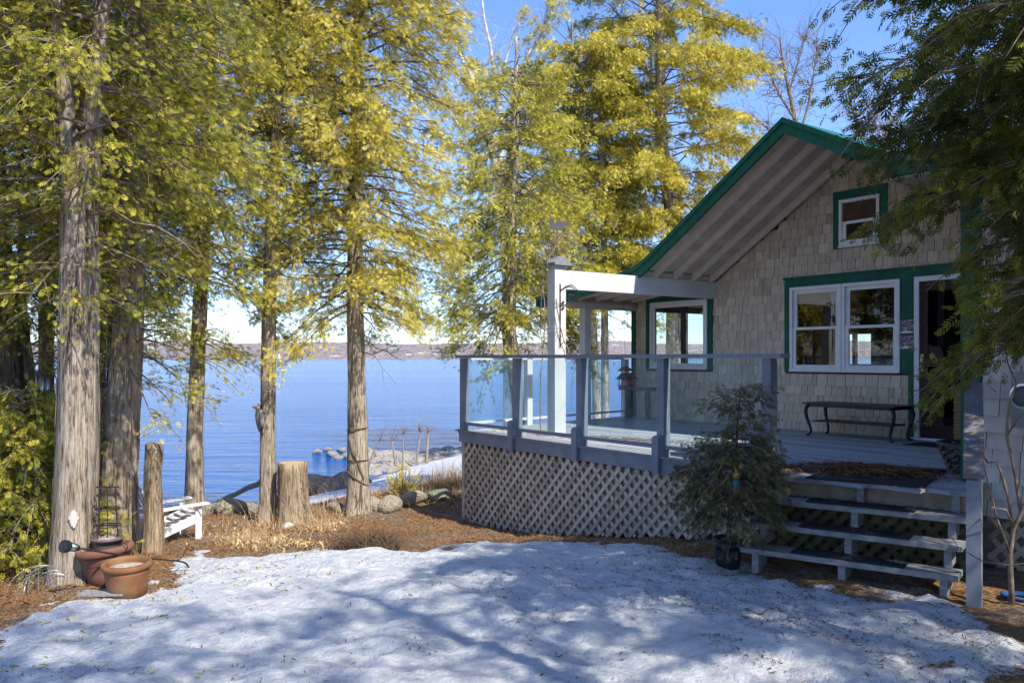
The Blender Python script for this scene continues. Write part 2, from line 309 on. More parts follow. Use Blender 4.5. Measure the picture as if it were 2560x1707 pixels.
# melted holes near the right front
for hx, hy, hr in ((-2.05, 4.55, .16), (-1.95, 4.9, .25), (-2.4, 4.75, .07), (-7.9, 4.85, .18), (-7.2, 1.25, .05)):
    dd = np.minimum(dd, np.hypot(GX - hx, GY - hy) - hr + edge * .5)
smask = np.clip(dd / .22 + .5, 0, 1)
thick = np.clip(dd / .5, 0, 1) ** .8 * .05
lump = (vnoise(GX, GY, 1.1, 5) - .5) * .08 + (vnoise(GX, GY, 2.6, 6) - .5) * .07 + (vnoise(GX, GY, 6.5, 7) - .5) * .032 + (vnoise(GX, GY, 12, 8) - .5) * .022 + (vnoise(GX, GY, 24, 14) - .5) * .016 * (.35 + 1.3 * vnoise(GX, GY, .9, 15)) + np.minimum(vnoise(GX, GY, 9, 16) - .30, 0) * .11 * np.clip(vnoise(GX, GY, .7, 17) * 3 - .9, 0, 1.4)
lump2 = (vnoise(GX, GY, 4, 11) - .5) * .05 + (vnoise(GX, GY, 12, 12) - .5) * .035
ZZ = Z0 + near * (smask * (thick + lump) + (1 - smask) * lump2)
nx, ny = GX.shape; idx = np.arange(nx * ny).reshape(nx, ny)
Fq = np.stack([idx[:-1, :-1], idx[1:, :-1], idx[1:, 1:], idx[:-1, 1:]], -1).reshape(-1, 4)
mg, nt, p = newmat('snow_and_mulch')
sn = attr(nt, 'snow'); n1 = noise(nt, 34, (1, 1, 1), 6, .7); n2 = noise(nt, 7, (1, 1, 1), 6, .65); n3 = noise(nt, 160, (1, 1, 1), 3, .6); n4 = noise(nt, 1.1, (1, 1, 1), 4, .6)
sm = ramp(nt, math_(nt, 'ADD', sn, math_(nt, 'MULTIPLY', math_(nt, 'SUBTRACT', n1, .5), 1.5)), [(.40, (0, 0, 0)), (.60, (1, 1, 1))])
mul = ramp(nt, n1, [(.30, (.06, .034, .018)), (.48, (.25, .135, .058)), (.60, (.42, .25, .115)), (.72, (.52, .38, .22))])
mul = mixc(nt, ramp(nt, n4, [(.50, (0, 0, 0)), (.62, (.8, .8, .8))]), mul, ramp(nt, n1, [(.35, (.08, .065, .052)), (.6, (.34, .30, .26))]))
n5 = noise(nt, 58, (1, 1, 1), 6, .7); n6 = noise(nt, 2.2, (1, 1, 1), 5, .6)
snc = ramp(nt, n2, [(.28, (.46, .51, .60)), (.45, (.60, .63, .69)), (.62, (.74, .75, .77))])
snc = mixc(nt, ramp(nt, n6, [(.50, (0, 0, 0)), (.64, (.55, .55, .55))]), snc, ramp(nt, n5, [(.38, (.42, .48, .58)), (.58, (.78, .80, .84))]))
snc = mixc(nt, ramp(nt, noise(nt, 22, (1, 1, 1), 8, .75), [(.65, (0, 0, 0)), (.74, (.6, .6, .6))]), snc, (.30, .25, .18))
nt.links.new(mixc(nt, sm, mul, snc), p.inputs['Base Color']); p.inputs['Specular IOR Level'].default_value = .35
nt.links.new(ramp(nt, n5, [(.35, (.35,) * 3), (.6, (.8,) * 3)]), p.inputs['Roughness'])
n7 = noise(nt, 16, (1, 1, 1), 7, .65)
hh = math_(nt, 'ADD', math_(nt, 'ADD', math_(nt, 'MULTIPLY', n1, .5), math_(nt, 'MULTIPLY', n7, 1.7)), math_(nt, 'ADD', math_(nt, 'MULTIPLY', n3, .22), math_(nt, 'MULTIPLY', n5, .35))); bump(nt, p, hh, .9, .045)
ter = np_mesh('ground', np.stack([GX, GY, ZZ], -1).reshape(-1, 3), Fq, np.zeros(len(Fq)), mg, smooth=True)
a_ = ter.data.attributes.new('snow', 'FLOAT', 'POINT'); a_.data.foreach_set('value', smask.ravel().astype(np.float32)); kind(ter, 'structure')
from bisect import bisect
def gz(x, y):
    i = min(max(bisect(gx.tolist(), x) - 1, 0), nx - 2); j = min(max(bisect(gy.tolist(), y) - 1, 0), ny - 2)
    fx = (x - gx[i]) / (gx[i + 1] - gx[i]); fy = (y - gy[j]) / (gy[j + 1] - gy[j])
    return float((ZZ[i, j] * (1 - fx) + ZZ[i + 1, j] * fx) * (1 - fy) + (ZZ[i, j + 1] * (1 - fx) + ZZ[i + 1, j + 1] * fx) * fy)
def gzv(x, y):
    i = np.clip(np.searchsorted(gx, x) - 1, 0, nx - 2); j = np.clip(np.searchsorted(gy, y) - 1, 0, ny - 2); return ZZ[i, j]
# lake
WL = -2.6
mw, nt, p = newmat('lake_water')
p.inputs['Specular Tint'].default_value = (.40, .68, 1, 1); p.inputs['Base Color'].default_value = (.003, .085, .30, 1); p.inputs['Roughness'].default_value = .10; p.inputs['IOR'].default_value = 1.333
rz = (0, 0, -math.atan2(.8113, .5846))
wv = noise(nt, 1.0, (.20, .78, 1), 5, .6, rot=rz); wv2 = noise(nt, 1.0, (1.1, 3.4, 1), 5, .65, rot=rz); big = noise(nt, .02, (.25, 1.6, 1), 4, .6, rot=rz)
hw = math_(nt, 'ADD', wv, math_(nt, 'MULTIPLY', wv2, .26))
b = bump(nt, p, hw, 1.0, 1.15)
nt.links.new(ramp(nt, big, [(.35, (.45,) * 3), (.65, (1,) * 3)]), b.inputs['Strength'])
lk = MB(); S = 9000; lk.add([(-S, -S, WL), (S, -S, WL), (S, S, WL), (-S, S, WL)], [(0, 1, 2, 3)]); kind(lk.build('lake_water', mw), 'structure')
# far shore: two ridges of wooded hill
def hills(name, D0, D1, hmax, seed, mat, lat=5200, nl=420, nd=26):
    l = np.linspace(-lat, lat, nl); d = np.linspace(0, 1, nd); Lm, Dm = np.meshgrid(l, d, indexing='ij')
    ridge = .55 + .45 * vnoise(Lm, Dm * 0, 1 / 700., seed) + .22 * vnoise(Lm, Dm * 0, 1 / 210., seed + 1) + .05 * vnoise(Lm, Dm * 3, 1 / 60., seed + 2)
    prof = np.clip(Dm / .85, 0, 1) ** 1.15
    z = WL + hmax * ridge * prof + (vnoise(Lm, Dm * (D1 - D0), 1 / 45., seed + 3) - .3) * 7 * np.clip(Dm * 8, 0, 1) + (vnoise(Lm, Dm * (D1 - D0), 1 / 14., seed + 4) - .3) * 5 * np.clip(Dm * 8, 0, 1)
    z[:, 0] = WL - 3; D = D0 + (D1 - D0) * Dm + 60 * (vnoise(Lm, Dm * 0, 1 / 400., seed + 6) - .5)
    X = Lm * U2[0] + D * -.8113; Y = Lm * .8113 + D * .5846
    i = np.arange(nl * nd).reshape(nl, nd); F = np.stack([i[:-1, :-1], i[1:, :-1], i[1:, 1:], i[:-1, 1:]], -1).reshape(-1, 4)
    return kind(np_mesh(name, np.stack([X, Y, z], -1).reshape(-1, 3), F, np.zeros(len(F)), mat), 'structure')
mh, nt, p = newmat('bare_wooded_hillside')
f1 = noise(nt, .09, (1, 1, 3), 7, .75); f2 = noise(nt, .010, (1, 1, 4), 4, .6); f3 = noise(nt, .02, (1, 1, 2), 5, .7)
c = ramp(nt, f1, [(.40, (.10, .088, .098)), (.5, (.23, .20, .20)), (.60, (.40, .34, .32))])
c = mixc(nt, ramp(nt, f3, [(.56, (0, 0, 0)), (.63, (.8,) * 3)]), c, (.16, .18, .19))
c = mixc(nt, ramp(nt, f2, [(.60, (0, 0, 0)), (.68, (.7,) * 3)]), c, (.60, .51, .42))
nt.links.new(c, p.inputs['Base Color']); p.inputs['Roughness'].default_value = 1; p.inputs['Specular IOR Level'].default_value = 0
hills('hills', 2650, 3500, 62, 21, mh); hills('far_hills', 4200, 5200, 100, 41, mh, lat=8000)

# ------------------------------------------------------------------ cottage
WY = 10.7
house = thing('cottage', 'grey shingled cottage with green trim and a deep gable overhang above the deck', 'house', (-6.5, 12.5, 0))
def shingles(mb, poly_test, x0, x1, z0, z1, y, expo, wmin, wmax, holes, seed, tk=1.0):
    """courses of single shingles on the plane Y=y facing -Y; each one a thin wedge"""
    r = random.Random(seed); z = z0; k = 0
    while z < z1:
        x = x0 - r.random() * wmax
        while x < x1:
            wd = r.uniform(wmin, wmax); a, b = max(x + .0038, x0), min(x + wd - .0038, x1); x += wd
            if b - a < .012: continue
            dz = r.uniform(-.006, .006); lo, hi = z + dz, z + expo + .03; segs = [(a, b, lo)]
            for (hx0, hx1, hz0, hz1) in holes:
                if lo < hz1 - .004 and z + expo > hz0 + .012:
                    ns = []
                    for (p_, q_, l_) in segs:
                        if q_ <= hx0 or p_ >= hx1: ns.append((p_, q_, l_))
                        else:
                            if p_ < hx0: ns.append((p_, hx0, l_))
                            if q_ > hx1: ns.append((hx1, q_, l_))
                            if hz1 < z + expo - .006: ns.append((max(p_, hx0), min(q_, hx1), hz1 + .002))
                    segs = ns
            for (p_, q_, lo) in segs:
                if q_ - p_ < .012: continue
                top = min(hi, poly_test((p_ + q_) / 2)); tl, tr_ = min(hi, poly_test(p_)), min(hi, poly_test(q_))
                for (hx0, hx1, hz0, hz1) in holes:
                    if p_ < hx1 - .001 and q_ > hx0 + .001 and lo < hz0 <= z + expo + .03: tl = min(tl, hz0); tr_ = min(tr_, hz0)
                if min(tl, tr_) <= lo + .006: continue
                th = r.uniform(.017, .026) * tk; v = [(p_, y - th, lo), (q_, y - th, lo), (q_, y - .002, tr_), (p_, y - .002, tl), (p_, y + .001, lo), (q_, y + .001, lo)]
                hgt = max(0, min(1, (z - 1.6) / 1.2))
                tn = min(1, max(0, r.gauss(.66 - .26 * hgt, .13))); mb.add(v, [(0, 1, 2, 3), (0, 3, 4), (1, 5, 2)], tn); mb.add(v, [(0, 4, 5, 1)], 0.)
        z += expo; k += 1
PKX, PKB = -6.46, 3.96
def rake_bot(x):
    if x < -9.07: return 2.29 + (x + 9.07) * .115
    return PKB + (.64 if x < PKX else -.53) * (x - PKX)
RT = .165
def rake_top(x):
    if x >= PKX: return PKB + RT - .53 * (x - PKX)
    z = PKB + RT + .64 * (x - PKX)
    zl = 2.29 + RT - .02 + (x + 9.07) * .115
    d = z - zl; k_ = .10                               # soft bend of the bell-cast
    return zl + (d + math.sqrt(d * d + k_ * k_)) / 2
HOLES = [(-10.66, -9.12, .88, 2.17), (-7.72, -5.78, .87, 2.25), (-5.80, -3.5, 0, 2.25), (-6.90, -6.08, 2.64, 3.45)]
# structural wall with openings
wm = MB(); y0, y1 = WY, WY + .13
def wallcells(mb, xs, zs, holes, y0, y1, top):
    for i in range(len(xs) - 1):
        for j in range(len(zs) - 1):
            cx, cz = (xs[i] + xs[i + 1]) / 2, (zs[j] + zs[j + 1]) / 2
            if any(h[0] < cx < h[1] and h[2] < cz < h[3] for h in holes): continue
            mb.box(xs[i], xs[i + 1], y0, y1, zs[j], zs[j + 1])
op = [(-10.55, -9.23, .88, 2.06), (-7.62, -5.90, .87, 2.13), (-5.70, -4.75, .03, 2.14)]
wallcells(wm, [-11.0, -10.55, -9.23, -7.62, -5.90, -5.70, -4.75, -3.36], [-.3, .03, .87, .88, 2.06, 2.13, 2.14, 2.30], op, y0, y1, None)
wm.prism([(-9.05, 2.30), (-3.5, 2.30), (-3.5, 2.32), (PKX, PKB + .02)], y0, y1, 'y')
wm.build('gable_wall', m_dkwood, house)
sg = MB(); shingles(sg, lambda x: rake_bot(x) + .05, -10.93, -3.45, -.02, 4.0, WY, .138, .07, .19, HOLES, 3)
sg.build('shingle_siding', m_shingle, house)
cb = MB(); cb.box(-11.03, -10.93, WY - .035, WY + .06, -.02, 2.12); cb.build('corner_board', m_green, house)
# inside of the room, seen through the panes
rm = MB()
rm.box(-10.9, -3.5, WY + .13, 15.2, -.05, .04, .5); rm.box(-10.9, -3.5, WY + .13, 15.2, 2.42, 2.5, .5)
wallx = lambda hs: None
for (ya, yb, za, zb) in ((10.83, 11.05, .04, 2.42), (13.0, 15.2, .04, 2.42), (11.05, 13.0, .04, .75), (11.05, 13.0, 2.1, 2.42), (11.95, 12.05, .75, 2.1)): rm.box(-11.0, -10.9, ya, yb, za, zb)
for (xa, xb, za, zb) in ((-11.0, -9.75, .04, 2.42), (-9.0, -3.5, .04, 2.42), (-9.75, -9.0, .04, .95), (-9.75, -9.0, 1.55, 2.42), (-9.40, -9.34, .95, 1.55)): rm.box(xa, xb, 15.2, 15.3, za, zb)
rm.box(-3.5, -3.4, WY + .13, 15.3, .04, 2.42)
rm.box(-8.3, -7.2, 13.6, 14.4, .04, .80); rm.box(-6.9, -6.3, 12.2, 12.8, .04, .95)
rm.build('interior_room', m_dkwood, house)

def window(name, x0, x1, z0, z1, green, double=True, label=None):
    """white unit x0..x1, z0..z1 in the wall with flat green boards round it"""
    fr = MB(); f = .045
    for (a, b_, c, d) in ((x0, x0 + f, z0, z1), (x1 - f, x1, z0, z1), (x0 + f, x1 - f, z1 - f, z1), (x0 + f, x1 - f, z0, z0 + f)): fr.box(a, b_, WY - .045, WY + .06, c, d)
    fr.box(x0 - .004, x1 + .004, WY - .062, WY - .046, z0 - .002, z0 + .02)
    w_ = fr.build(name, m_white, house)
    if label: w_['label'] = label
    tr = MB()
    for (a, b_, c, d) in green: tr.box(a, b_, WY - .03, WY - .001, c, d)
    tr.build('window_trim', m_green, w_)
    a, b_ = x0 + f, x1 - f; s = .055; mid = (z0 + z1) / 2 + .01
    if double:
        for (nm, lo, hi, dy) in (('upper_sash', mid - .02, z1 - f, .012), ('lower_sash', z0 + f, mid + .02, -.018)):
            sb = MB(); yy0, yy1 = WY + dy - .008, WY + dy + .02
            sb.box(a, a + s, yy0, yy1, lo, hi); sb.box(b_ - s, b_, yy0, yy1, lo, hi)
            sb.box(a + s, b_ - s, yy0, yy1, hi - (s if nm[0] == 'u' else .04), hi); sb.box(a + s, b_ - s, yy0, yy1, lo, lo + (.03 if nm[0] == 'u' else s)); sb.build(nm, m_white, w_)
            pn = MB(); pn.box(a + s, b_ - s, WY + dy + .004, WY + dy + .008, lo + .02, hi - .02); pn.build('pane', m_pane, w_)
    else:
        sb = MB()
        sb.box(a, a + s, WY - .02, WY + .02, z0 + f, z1 - f); sb.box(b_ - s, b_, WY - .02, WY + .02, z0 + f, z1 - f); sb.box(a + s, b_ - s, WY - .02, WY + .02, z1 - f - s, z1 - f); sb.box(a + s, b_ - s, WY - .02, WY + .02, z0 + f, z0 + f + s); sb.build('sash', m_white, w_)
        pn = MB(); pn.box(a + s, b_ - s, WY + .004, WY + .008, z0 + f + s - .01, z1 - f - s + .01); pn.build('pane', m_pane, w_)
    return w_
window('picture_window', -10.55, -9.23, .88, 2.06, [(-10.66, -10.55, .88, 2.17), (-9.23, -9.12, .88, 2.17), (-10.55, -9.23, 2.06, 2.17)], False, 'single large picture window')
window('sash_window', -7.62, -6.765, .87, 2.13, [(-7.72, -7.62, .87, 2.25), (-7.62, -6.765, 2.13, 2.25)])
window('sash_window', -6.755, -5.90, .87, 2.13, [(-6.765, -5.90, 2.13, 2.25), (-5.90, -5.70, .87, 2.25), (-5.79, -5.70, .0, .87)])
window('attic_window', -6.80, -6.19, 2.64, 3.32, [(-6.90, -6.80, 2.64, 3.45), (-6.19, -6.08, 2.64, 3.45), (-6.80, -6.19, 3.32, 3.45)], True, 'small attic window')
ab = MB(); ab.box(-6.78, -6.21, WY + .062, WY + .12, 2.62, 3.34); ab.build('attic_dark_sheet', m_metal, house)  # black sheet behind the attic panes, standing in for the unlit interior
hd = MB(); hd.box(-5.70, -3.45, WY - .03, WY - .001, 2.14, 2.25); hd.box(-7.74, -3.45, WY - .042, WY - .002, 2.251, 2.285); hd.build('head_board', m_green, house)
# curtains behind the main windows
def curtain(name, x0, x1, z0, z1, y, m, sway=0., folds=9):
    n = 40; v = []
    for i in range(n):
        for j in range(12):
            t = j / 11; x = x0 + (x1 - x0) * i / (n - 1); pin = 1 - sway * math.sin(min(1, t / .62) * math.pi * .5) ** 2 if t < .62 else 1 - sway * (1 - .35 * (t - .62) / .38)
            v.append((x1 + (x - x1) * pin, y + .025 * math.sin(i / (n - 1) * folds * 2 * math.pi), z1 + (z0 - z1) * t))
    mb = MB(); mb.add(v, [(i * 12 + j, i * 12 + j + 1, (i + 1) * 12 + j + 1, (i + 1) * 12 + j) for i in range(n - 1) for j in range(11)]); mb.build(name, m, house, smooth=True)
curtain('curtain', -7.12, -6.84, .9, 2.08, WY + .22, m_cream, .55, 5)
curtain('orange_curtain', -6.10, -5.96, 1.45, 2.06, WY + .2, m_orange, 0, 4)
# screen door
dj = MB(); dj.box(-5.70, -5.635, WY - .05, WY + .05, .03, 2.14); dj.box(-5.635, -4.7, WY - .05, WY + .05, 2.075, 2.14); dj.box(-4.76, -4.70, WY - .05, WY + .05, .03, 2.075); dj.box(-5.72, -4.68, WY - .09, WY + .05, .0, .03)
door = dj.build('door', m_white, house)
ds = MB()
for (a, b_, c, d) in ((-5.63, -5.53, .04, 2.07), (-4.87, -4.77, .04, 2.07), (-5.53, -4.87, 1.95, 2.07), (-5.53, -4.87, .04, .20), (-5.53, -4.87, .98, 1.04), (-5.53, -4.87, .80, .87)): ds.box(a, b_, WY - .02, WY + .018, c, d)
for i in range(5): ds.box(-5.43 + i * .115, -5.405 + i * .115, WY - .012, WY + .012, .87, .98)
ds.build('screen_frame', m_door, door)
def bracket(cx, cz, sx, sz):
    pts = [(0, 0), (.21, 0)]
    for k in range(13):
        a = k / 12; r = .15 + .035 * math.cos(a * 4 * math.pi); pts.append((.21 - .21 * a + .05 * math.sin(a * math.pi), .0 + .21 * a + (.05 if 0 < k < 12 else 0) * math.sin(a * math.pi) - .018 * math.sin(a * 3 * math.pi)))
    pts.append((0, .22)); q = [(cx + sx * p_[0], cz + sz * p_[1]) for p_ in pts]
    mb = MB(); mb.prism(q, WY - .01, WY + .008, 'y'); mb.build('corner_bracket', m_door, door)
for (cx, cz, sx, sz) in ((-5.53, 1.04, 1, 1), (-4.87, 1.04, -1, 1), (-5.53, .80, 1, -1), (-4.87, .80, -1, -1), (-5.53, .20, 1, 1), (-4.87, .20, -1, 1)): bracket(cx, cz, sx, sz)
sc_ = MB(); sc_.box(-5.53, -4.87, WY + .009, WY + .011, .2, 1.95); sc_.build('screen_mesh', m_screen, door)
iw = MB()
for (a, b_, c, d) in ((-5.46, -5.38, .06, 2.02), (-4.84, -4.78, .06, 2.02), (-5.38, -4.84, 1.94, 2.02), (-5.38, -4.84, .06, .30)): iw.box(a, b_, WY + .09, WY + .125, c, d)
iw.build('inner_door_frame', m_white, door)
ip = MB(); ip.box(-5.38, -4.84, WY + .10, WY + .104, .3, 1.94); ip.build('inner_door_pane', m_pane, door)
hn = MB(); hn.tube([(-5.60, WY - .03, .94), (-5.60, WY - .07, .955), (-5.60, WY - .075, 1.02), (-5.60, WY - .06, 1.075), (-5.60, WY - .03, 1.085)], .010, 8); hn.box(-5.617, -5.583, WY - .032, WY - .02, .9, 1.12); hn.build('door_handle', m_brass, door)

# main roof
RY = 8.95
RXR = -3.75
rp = MB(); xs = [-11.55] + list(np.linspace(-11.2, -8.2, 22)) + [-7.5, PKX] + [RXR]
top = [(x, rake_top(x)) for x in xs]; bot = [(x, rake_top(x) - .05) for x in xs]
rp.prism(top + bot[::-1], RY - .02, 15.6, 'y'); roof = rp.build('main_roof', m_roof, house)
# soffit boards running along Y under the slopes
sf = MB(); x = -11.45
while x < RXR - .1:
    xm = x + .065
    if abs(xm - PKX) > .08:
        a, b_ = x, x + (.132 if x > -9.07 else .13); za, zb = rake_top(a) - .052, rake_top(b_) - .052
        yb_ = WY if a > -10.95 else 15.5
        sf.add([(a, RY + .02, za), (b_, RY + .02, zb), (b_, yb_, zb), (a, yb_, za), (a, RY + .02, za - .018), (b_, RY + .02, zb - .018), (b_, yb_, zb - .018), (a, yb_, za - .018)], [(0, 1, 2, 3), (7, 6, 5, 4), (0, 4, 5, 1), (2, 6, 7, 3), (0, 3, 7, 4), (1, 5, 6, 2)], random.random())
    x += .137
sf.build('soffit', m_soffit, roof)
for yr in (9.24, 9.68, 10.12, 10.54):
    mb = MB(); wv_ = .055
    xs_ = [-11.35, -10.2, -9.3, -8.9, -8.5, PKX]; zt = [rake_top(x) - .071 for x in xs_]
    mb.prism(list(zip(xs_, zt)) + [(PKX, zt[-1] - .12), (-8.9, rake_bot(-8.9) + .0), (-9.07, 2.30), (-11.35, rake_bot(-11.35) - .01)], yr, yr + wv_, 'y'); mb.build('rafter', m_rafter, roof)
    mb = MB(); mb.prism([(PKX, zt[-1]), (RXR, rake_top(RXR) - .071), (RXR, rake_top(RXR) - .18), (PKX, zt[-1] - .12)], yr, yr + wv_, 'y'); mb.build('rafter', m_rafter, roof)
for (ya, yb_) in ((8.99, 9.235), (9.30, 9.675), (9.74, 10.115), (10.18, 10.535)):
    mb = MB(); mb.box(-9.12, -9.06, ya, yb_, 2.335, rake_top(-9.1) - .075); mb.build('blocking', m_rafter, roof)
# rake boards: a wide one and a drip strip proud of it
def rakestrip(nm, xs, dtop, dbot, y0, y1, m):
    mb = MB(); t_ = [(x, rake_top(x) - dtop) for x in xs]; b_ = [(x, (rake_top(x) - dbot)) for x in xs]; mb.prism(t_ + b_[::-1], y0, y1, 'y'); return mb.build(nm, m, roof)
xl = [-11.55] + list(np.linspace(-11, -8.2, 24)) + [-7.5, PKX]; xr = [PKX, -5, RXR]
rakestrip('rake_board', xl, .055, .20, RY - .045, RY - .001, m_green); rakestrip('rake_board', xr, .055, .20, RY - .045, RY - .001, m_green)
rakestrip('drip_edge', xl, -.004, .062, RY - .07, RY - .022, m_roof); rakestrip('drip_edge', xr, -.004, .062, RY - .07, RY - .022, m_roof)
ef = MB(); ef.box(-11.60, -11.552, RY - .07, 15.6, rake_top(-11.55) - .17, rake_top(-11.55) + .004); ef.build('eave_board', m_green, roof)
# porch beam, corner column with its cap, side log and back column
bm = MB(); bm.box(-9.17, -9.07, 7.484, 10.68, 2.055, 2.325); bm.build('porch_beam', m_beamdark, house)
cl = MB(); cl.box(-9.236, -9.066, 7.28, 7.48, -.0, 2.325); cl.box(-9.225, -9.077, 7.295, 7.465, 2.325, 2.40); col = cl.build('porch_column', m_white_post, house); col['label'] = 'thick pale corner column'
cp_ = MB(); cp_.prism([(7.235, 2.385), (7.545, 2.385), (7.545, 2.42), (7.39, 2.52), (7.235, 2.42)], -9.30, -9.01, 'x'); cp_.build('column_cap', m_step, col)
lg = MB(); lg.tube([(-10.95, y, 2.02) for y in np.linspace(8.98, 10.72, 7)], [.078, .081, .079, .083, .08, .082, .085], 14); lg.build('log_purlin', m_log, house, True)
bc = MB(); bc.box(-11.04, -10.90, 9.42, 9.56, -.02, 1.95); bc.build('back_column', m_white_post, house)
# wing on the right
wg = MB(); wg.box(-3.50, 3.2, 7.40, 7.52, -.28, 2.62); wg.box(-3.50, -3.38, 7.52, 10.7, -.28, 2.62); wg.box(3.08, 3.2, 7.52, 13, -.28, 2.62); wg.build('wing_wall', m_dkwood, house)
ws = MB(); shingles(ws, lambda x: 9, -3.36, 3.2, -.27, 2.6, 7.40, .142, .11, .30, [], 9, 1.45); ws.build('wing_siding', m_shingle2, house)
wc = MB(); wc.box(-3.515, -3.36, 7.365, 7.47, -.28, 2.60); wc.box(-3.53, -3.502, 7.37, 10.66, -.05, 2.55); wc.build('wing_corner_board', m_green, house)
wr = MB(); wr.prism([(6.93, 2.82), (6.93, 2.86), (10.2, 3.22), (13.4, 2.86), (13.4, 2.82), (10.2, 3.16)], -3.98, 3.6, 'x'); wroof = wr.build('wing_roof', m_roof, house)
wf = MB(); wf.box(-3.95, 3.6, 6.90, 6.93, 2.66, 2.85); wf.box(-3.97, 3.6, 6.87, 6.90, 2.77, 2.865); wf.build('wing_fascia', m_green, wroof)
we = MB(); we.prism([(6.93, 2.66), (6.93, 2.82), (10.2, 3.16), (13.4, 2.82), (13.4, 2.66), (10.2, 3.0)], -3.975, -3.945, 'x'); we.build('wing_rake', m_green, wroof)
wso = MB(); wso.box(-3.94, 3.6, 6.935, 7.40, 2.63, 2.655); wso.build('wing_soffit', m_lattback, wroof)
def lattice(name, parent, x0, x1, y, zt, zb, m, pitch=.150, wd=.046, skip=None):
    """crossed diagonal laths on a plane Y=y between top zt(x) and bottom zb(x)"""
    mb = MB(); hmax = max(zt(x0) - zb(x0), zt(x1) - zb(x1)) + .05
    for sgn, yy in ((1, y), (-1, y + .008)):
        c = x0 - hmax - .2
        while c < x1 + hmax + .2:
            # lath centre line x = c + sgn*(z - zref)
            zref = min(zb(x0), zb(x1)); q = []
            zz = np.linspace(zref - .02, max(zt(x0), zt(x1)), 60); xx = c + sgn * (zz - zref)
            ok = (xx > x0 + .02) & (xx < x1 - .02) & (zz < np.array([zt(v) for v in xx])) & (zz > np.array([zb(v) for v in xx]))
            if ok.sum() >= 2:
                k = np.where(ok)[0]; a, b_ = k[0], k[-1]
                mb.bar((xx[a], yy, zz[a]), (xx[b_], yy, zz[b_]), .007, wd, up=(-sgn, 0, 1), t=random.random())
            c += pitch
    return mb.build(name, m, parent)
lattice('wing_lattice', house, -3.36, 1.5, 7.44, lambda x: -.28, lambda x: -.78, m_lattice, .16)
wb = MB(); wb.box(-3.4, 1.5, 7.50, 7.53, -1, -.28); wb.build('wing_backing', m_lattback, house)

# ------------------------------------------------------------------ deck with glass railing
deck = thing('deck', 'grey painted raised deck with glass panel railing and lattice skirt in front of the cottage', 'deck', (-7.6, 8.5, 0))
fb = MB(); y = 6.44
def stair_x(yy): return -4.72 + (yy - 6.30) / .34
while y < WY - .02:
    ym = y + .07; x0 = -10.3 - .19 * (ym - 6.45); x1 = min(-3.53 if ym > 7.36 else -3.3, stair_x(ym + .07) if ym < 6.9 else 9)
    joints = sorted([x0, x1] + ([random.uniform(x0 + 1, x1 - 1)] if random.random() < .8 else []))
    for a, b_ in zip(joints, joints[1:]):
        dz = random.uniform(-.002, .002); fb.box(a + .001, b_ - .001, y, min(y + .135, WY - .02), -.03 + dz, .0 + dz, random.random())
    y += .14
fb.build('floor', m_deck, deck)
jb = MB(); jb.box(-10.2, -4.9, 6.5, 6.54, -.15, -.033); jb.box(-10.2, -10.16, 6.54, 10.6, -.18, -.033)
for k in range(9): jb.box(-9.9 + k * .65, -9.86 + k * .65, 6.55, 10.6, -.2, -.034)
jb.build('joists', m_lattback, deck)
rb_ = MB(); rb_.box(-10.22, -4.80, 6.425, 6.46, -.155, -.004); rb_.box(-10.25, -10.222, 6.425, 8.0, -.155, -.004); rb_.build('rim_board', m_paint, deck)
rc = MB(); rc.box(-10.30, -4.80, 6.385, 6.436, .0035, .022); rc.build('rim_cap', m_paint, deck)
PX = [-10.25, -8.93, -7.61, -6.27, -4.91]
for i, px_ in enumerate(PX):
    mb = MB(); wd = .10 if i < 4 else .10
    mb.box(px_, px_ + wd, 6.44, 6.54, -.0, 1.068)
    if i == 0: mb.box(px_ + .01, px_ + .09, 6.37, 6.438, .024, .03)
    elif i < 4: mb.prism([(6.355, -.165), (6.355, .215), (6.383, .235), (6.437, .245), (6.437, .0225), (6.384, .0225), (6.384, -.165)], px_ + .004, px_ + wd - .004, 'x')
    else: mb.box(px_ - .04, px_ + .15, 6.31, 6.438, -.45, .26)
    mb.build('post', m_paint, deck)
tr_ = MB(); tr_.box(-10.29, -4.66, 6.385, 6.525, 1.07, 1.112); tr_.build('top_rail', m_paint, deck)
for i in range(4):
    a, b_ = PX[i] + .102, PX[i + 1] - .002
    mb = MB(); mb.box(a, b_, 6.455, 6.525, .095, .135); mb.build('bottom_rail', m_paint, deck)
    mb = MB(); mb.box(a + .01, b_ - .01, 6.487, 6.495, .137, 1.068); mb.build('glass_panel', m_rail_glass, deck)
# lake side railing
def lside(yy): return -10.3 - .19 * (yy - 6.45)
LP = [6.60, 7.95, 9.42, 10.55]
for k in (1, 3):
    mb = MB(); xx = lside(LP[k]); mb.box(xx - .05, xx + .05, LP[k] - .05, LP[k] + .05, 0, 1.05); mb.build('post', m_white_post, deck)
for a, b_ in zip(LP, LP[1:]):
    for z in (.10, 1.06):
        mb = MB(); mb.bar((lside(a), a + .06, z), (lside(b_), b_ - .06, z), .07, .035); mb.build('side_rail', m_white_post, deck)
    mb = MB(); mb.bar((lside(a), a + .06, .58), (lside(b_), b_ - .06, .58), .006, .88); mb.build('side_glass', m_rail_glass, deck)
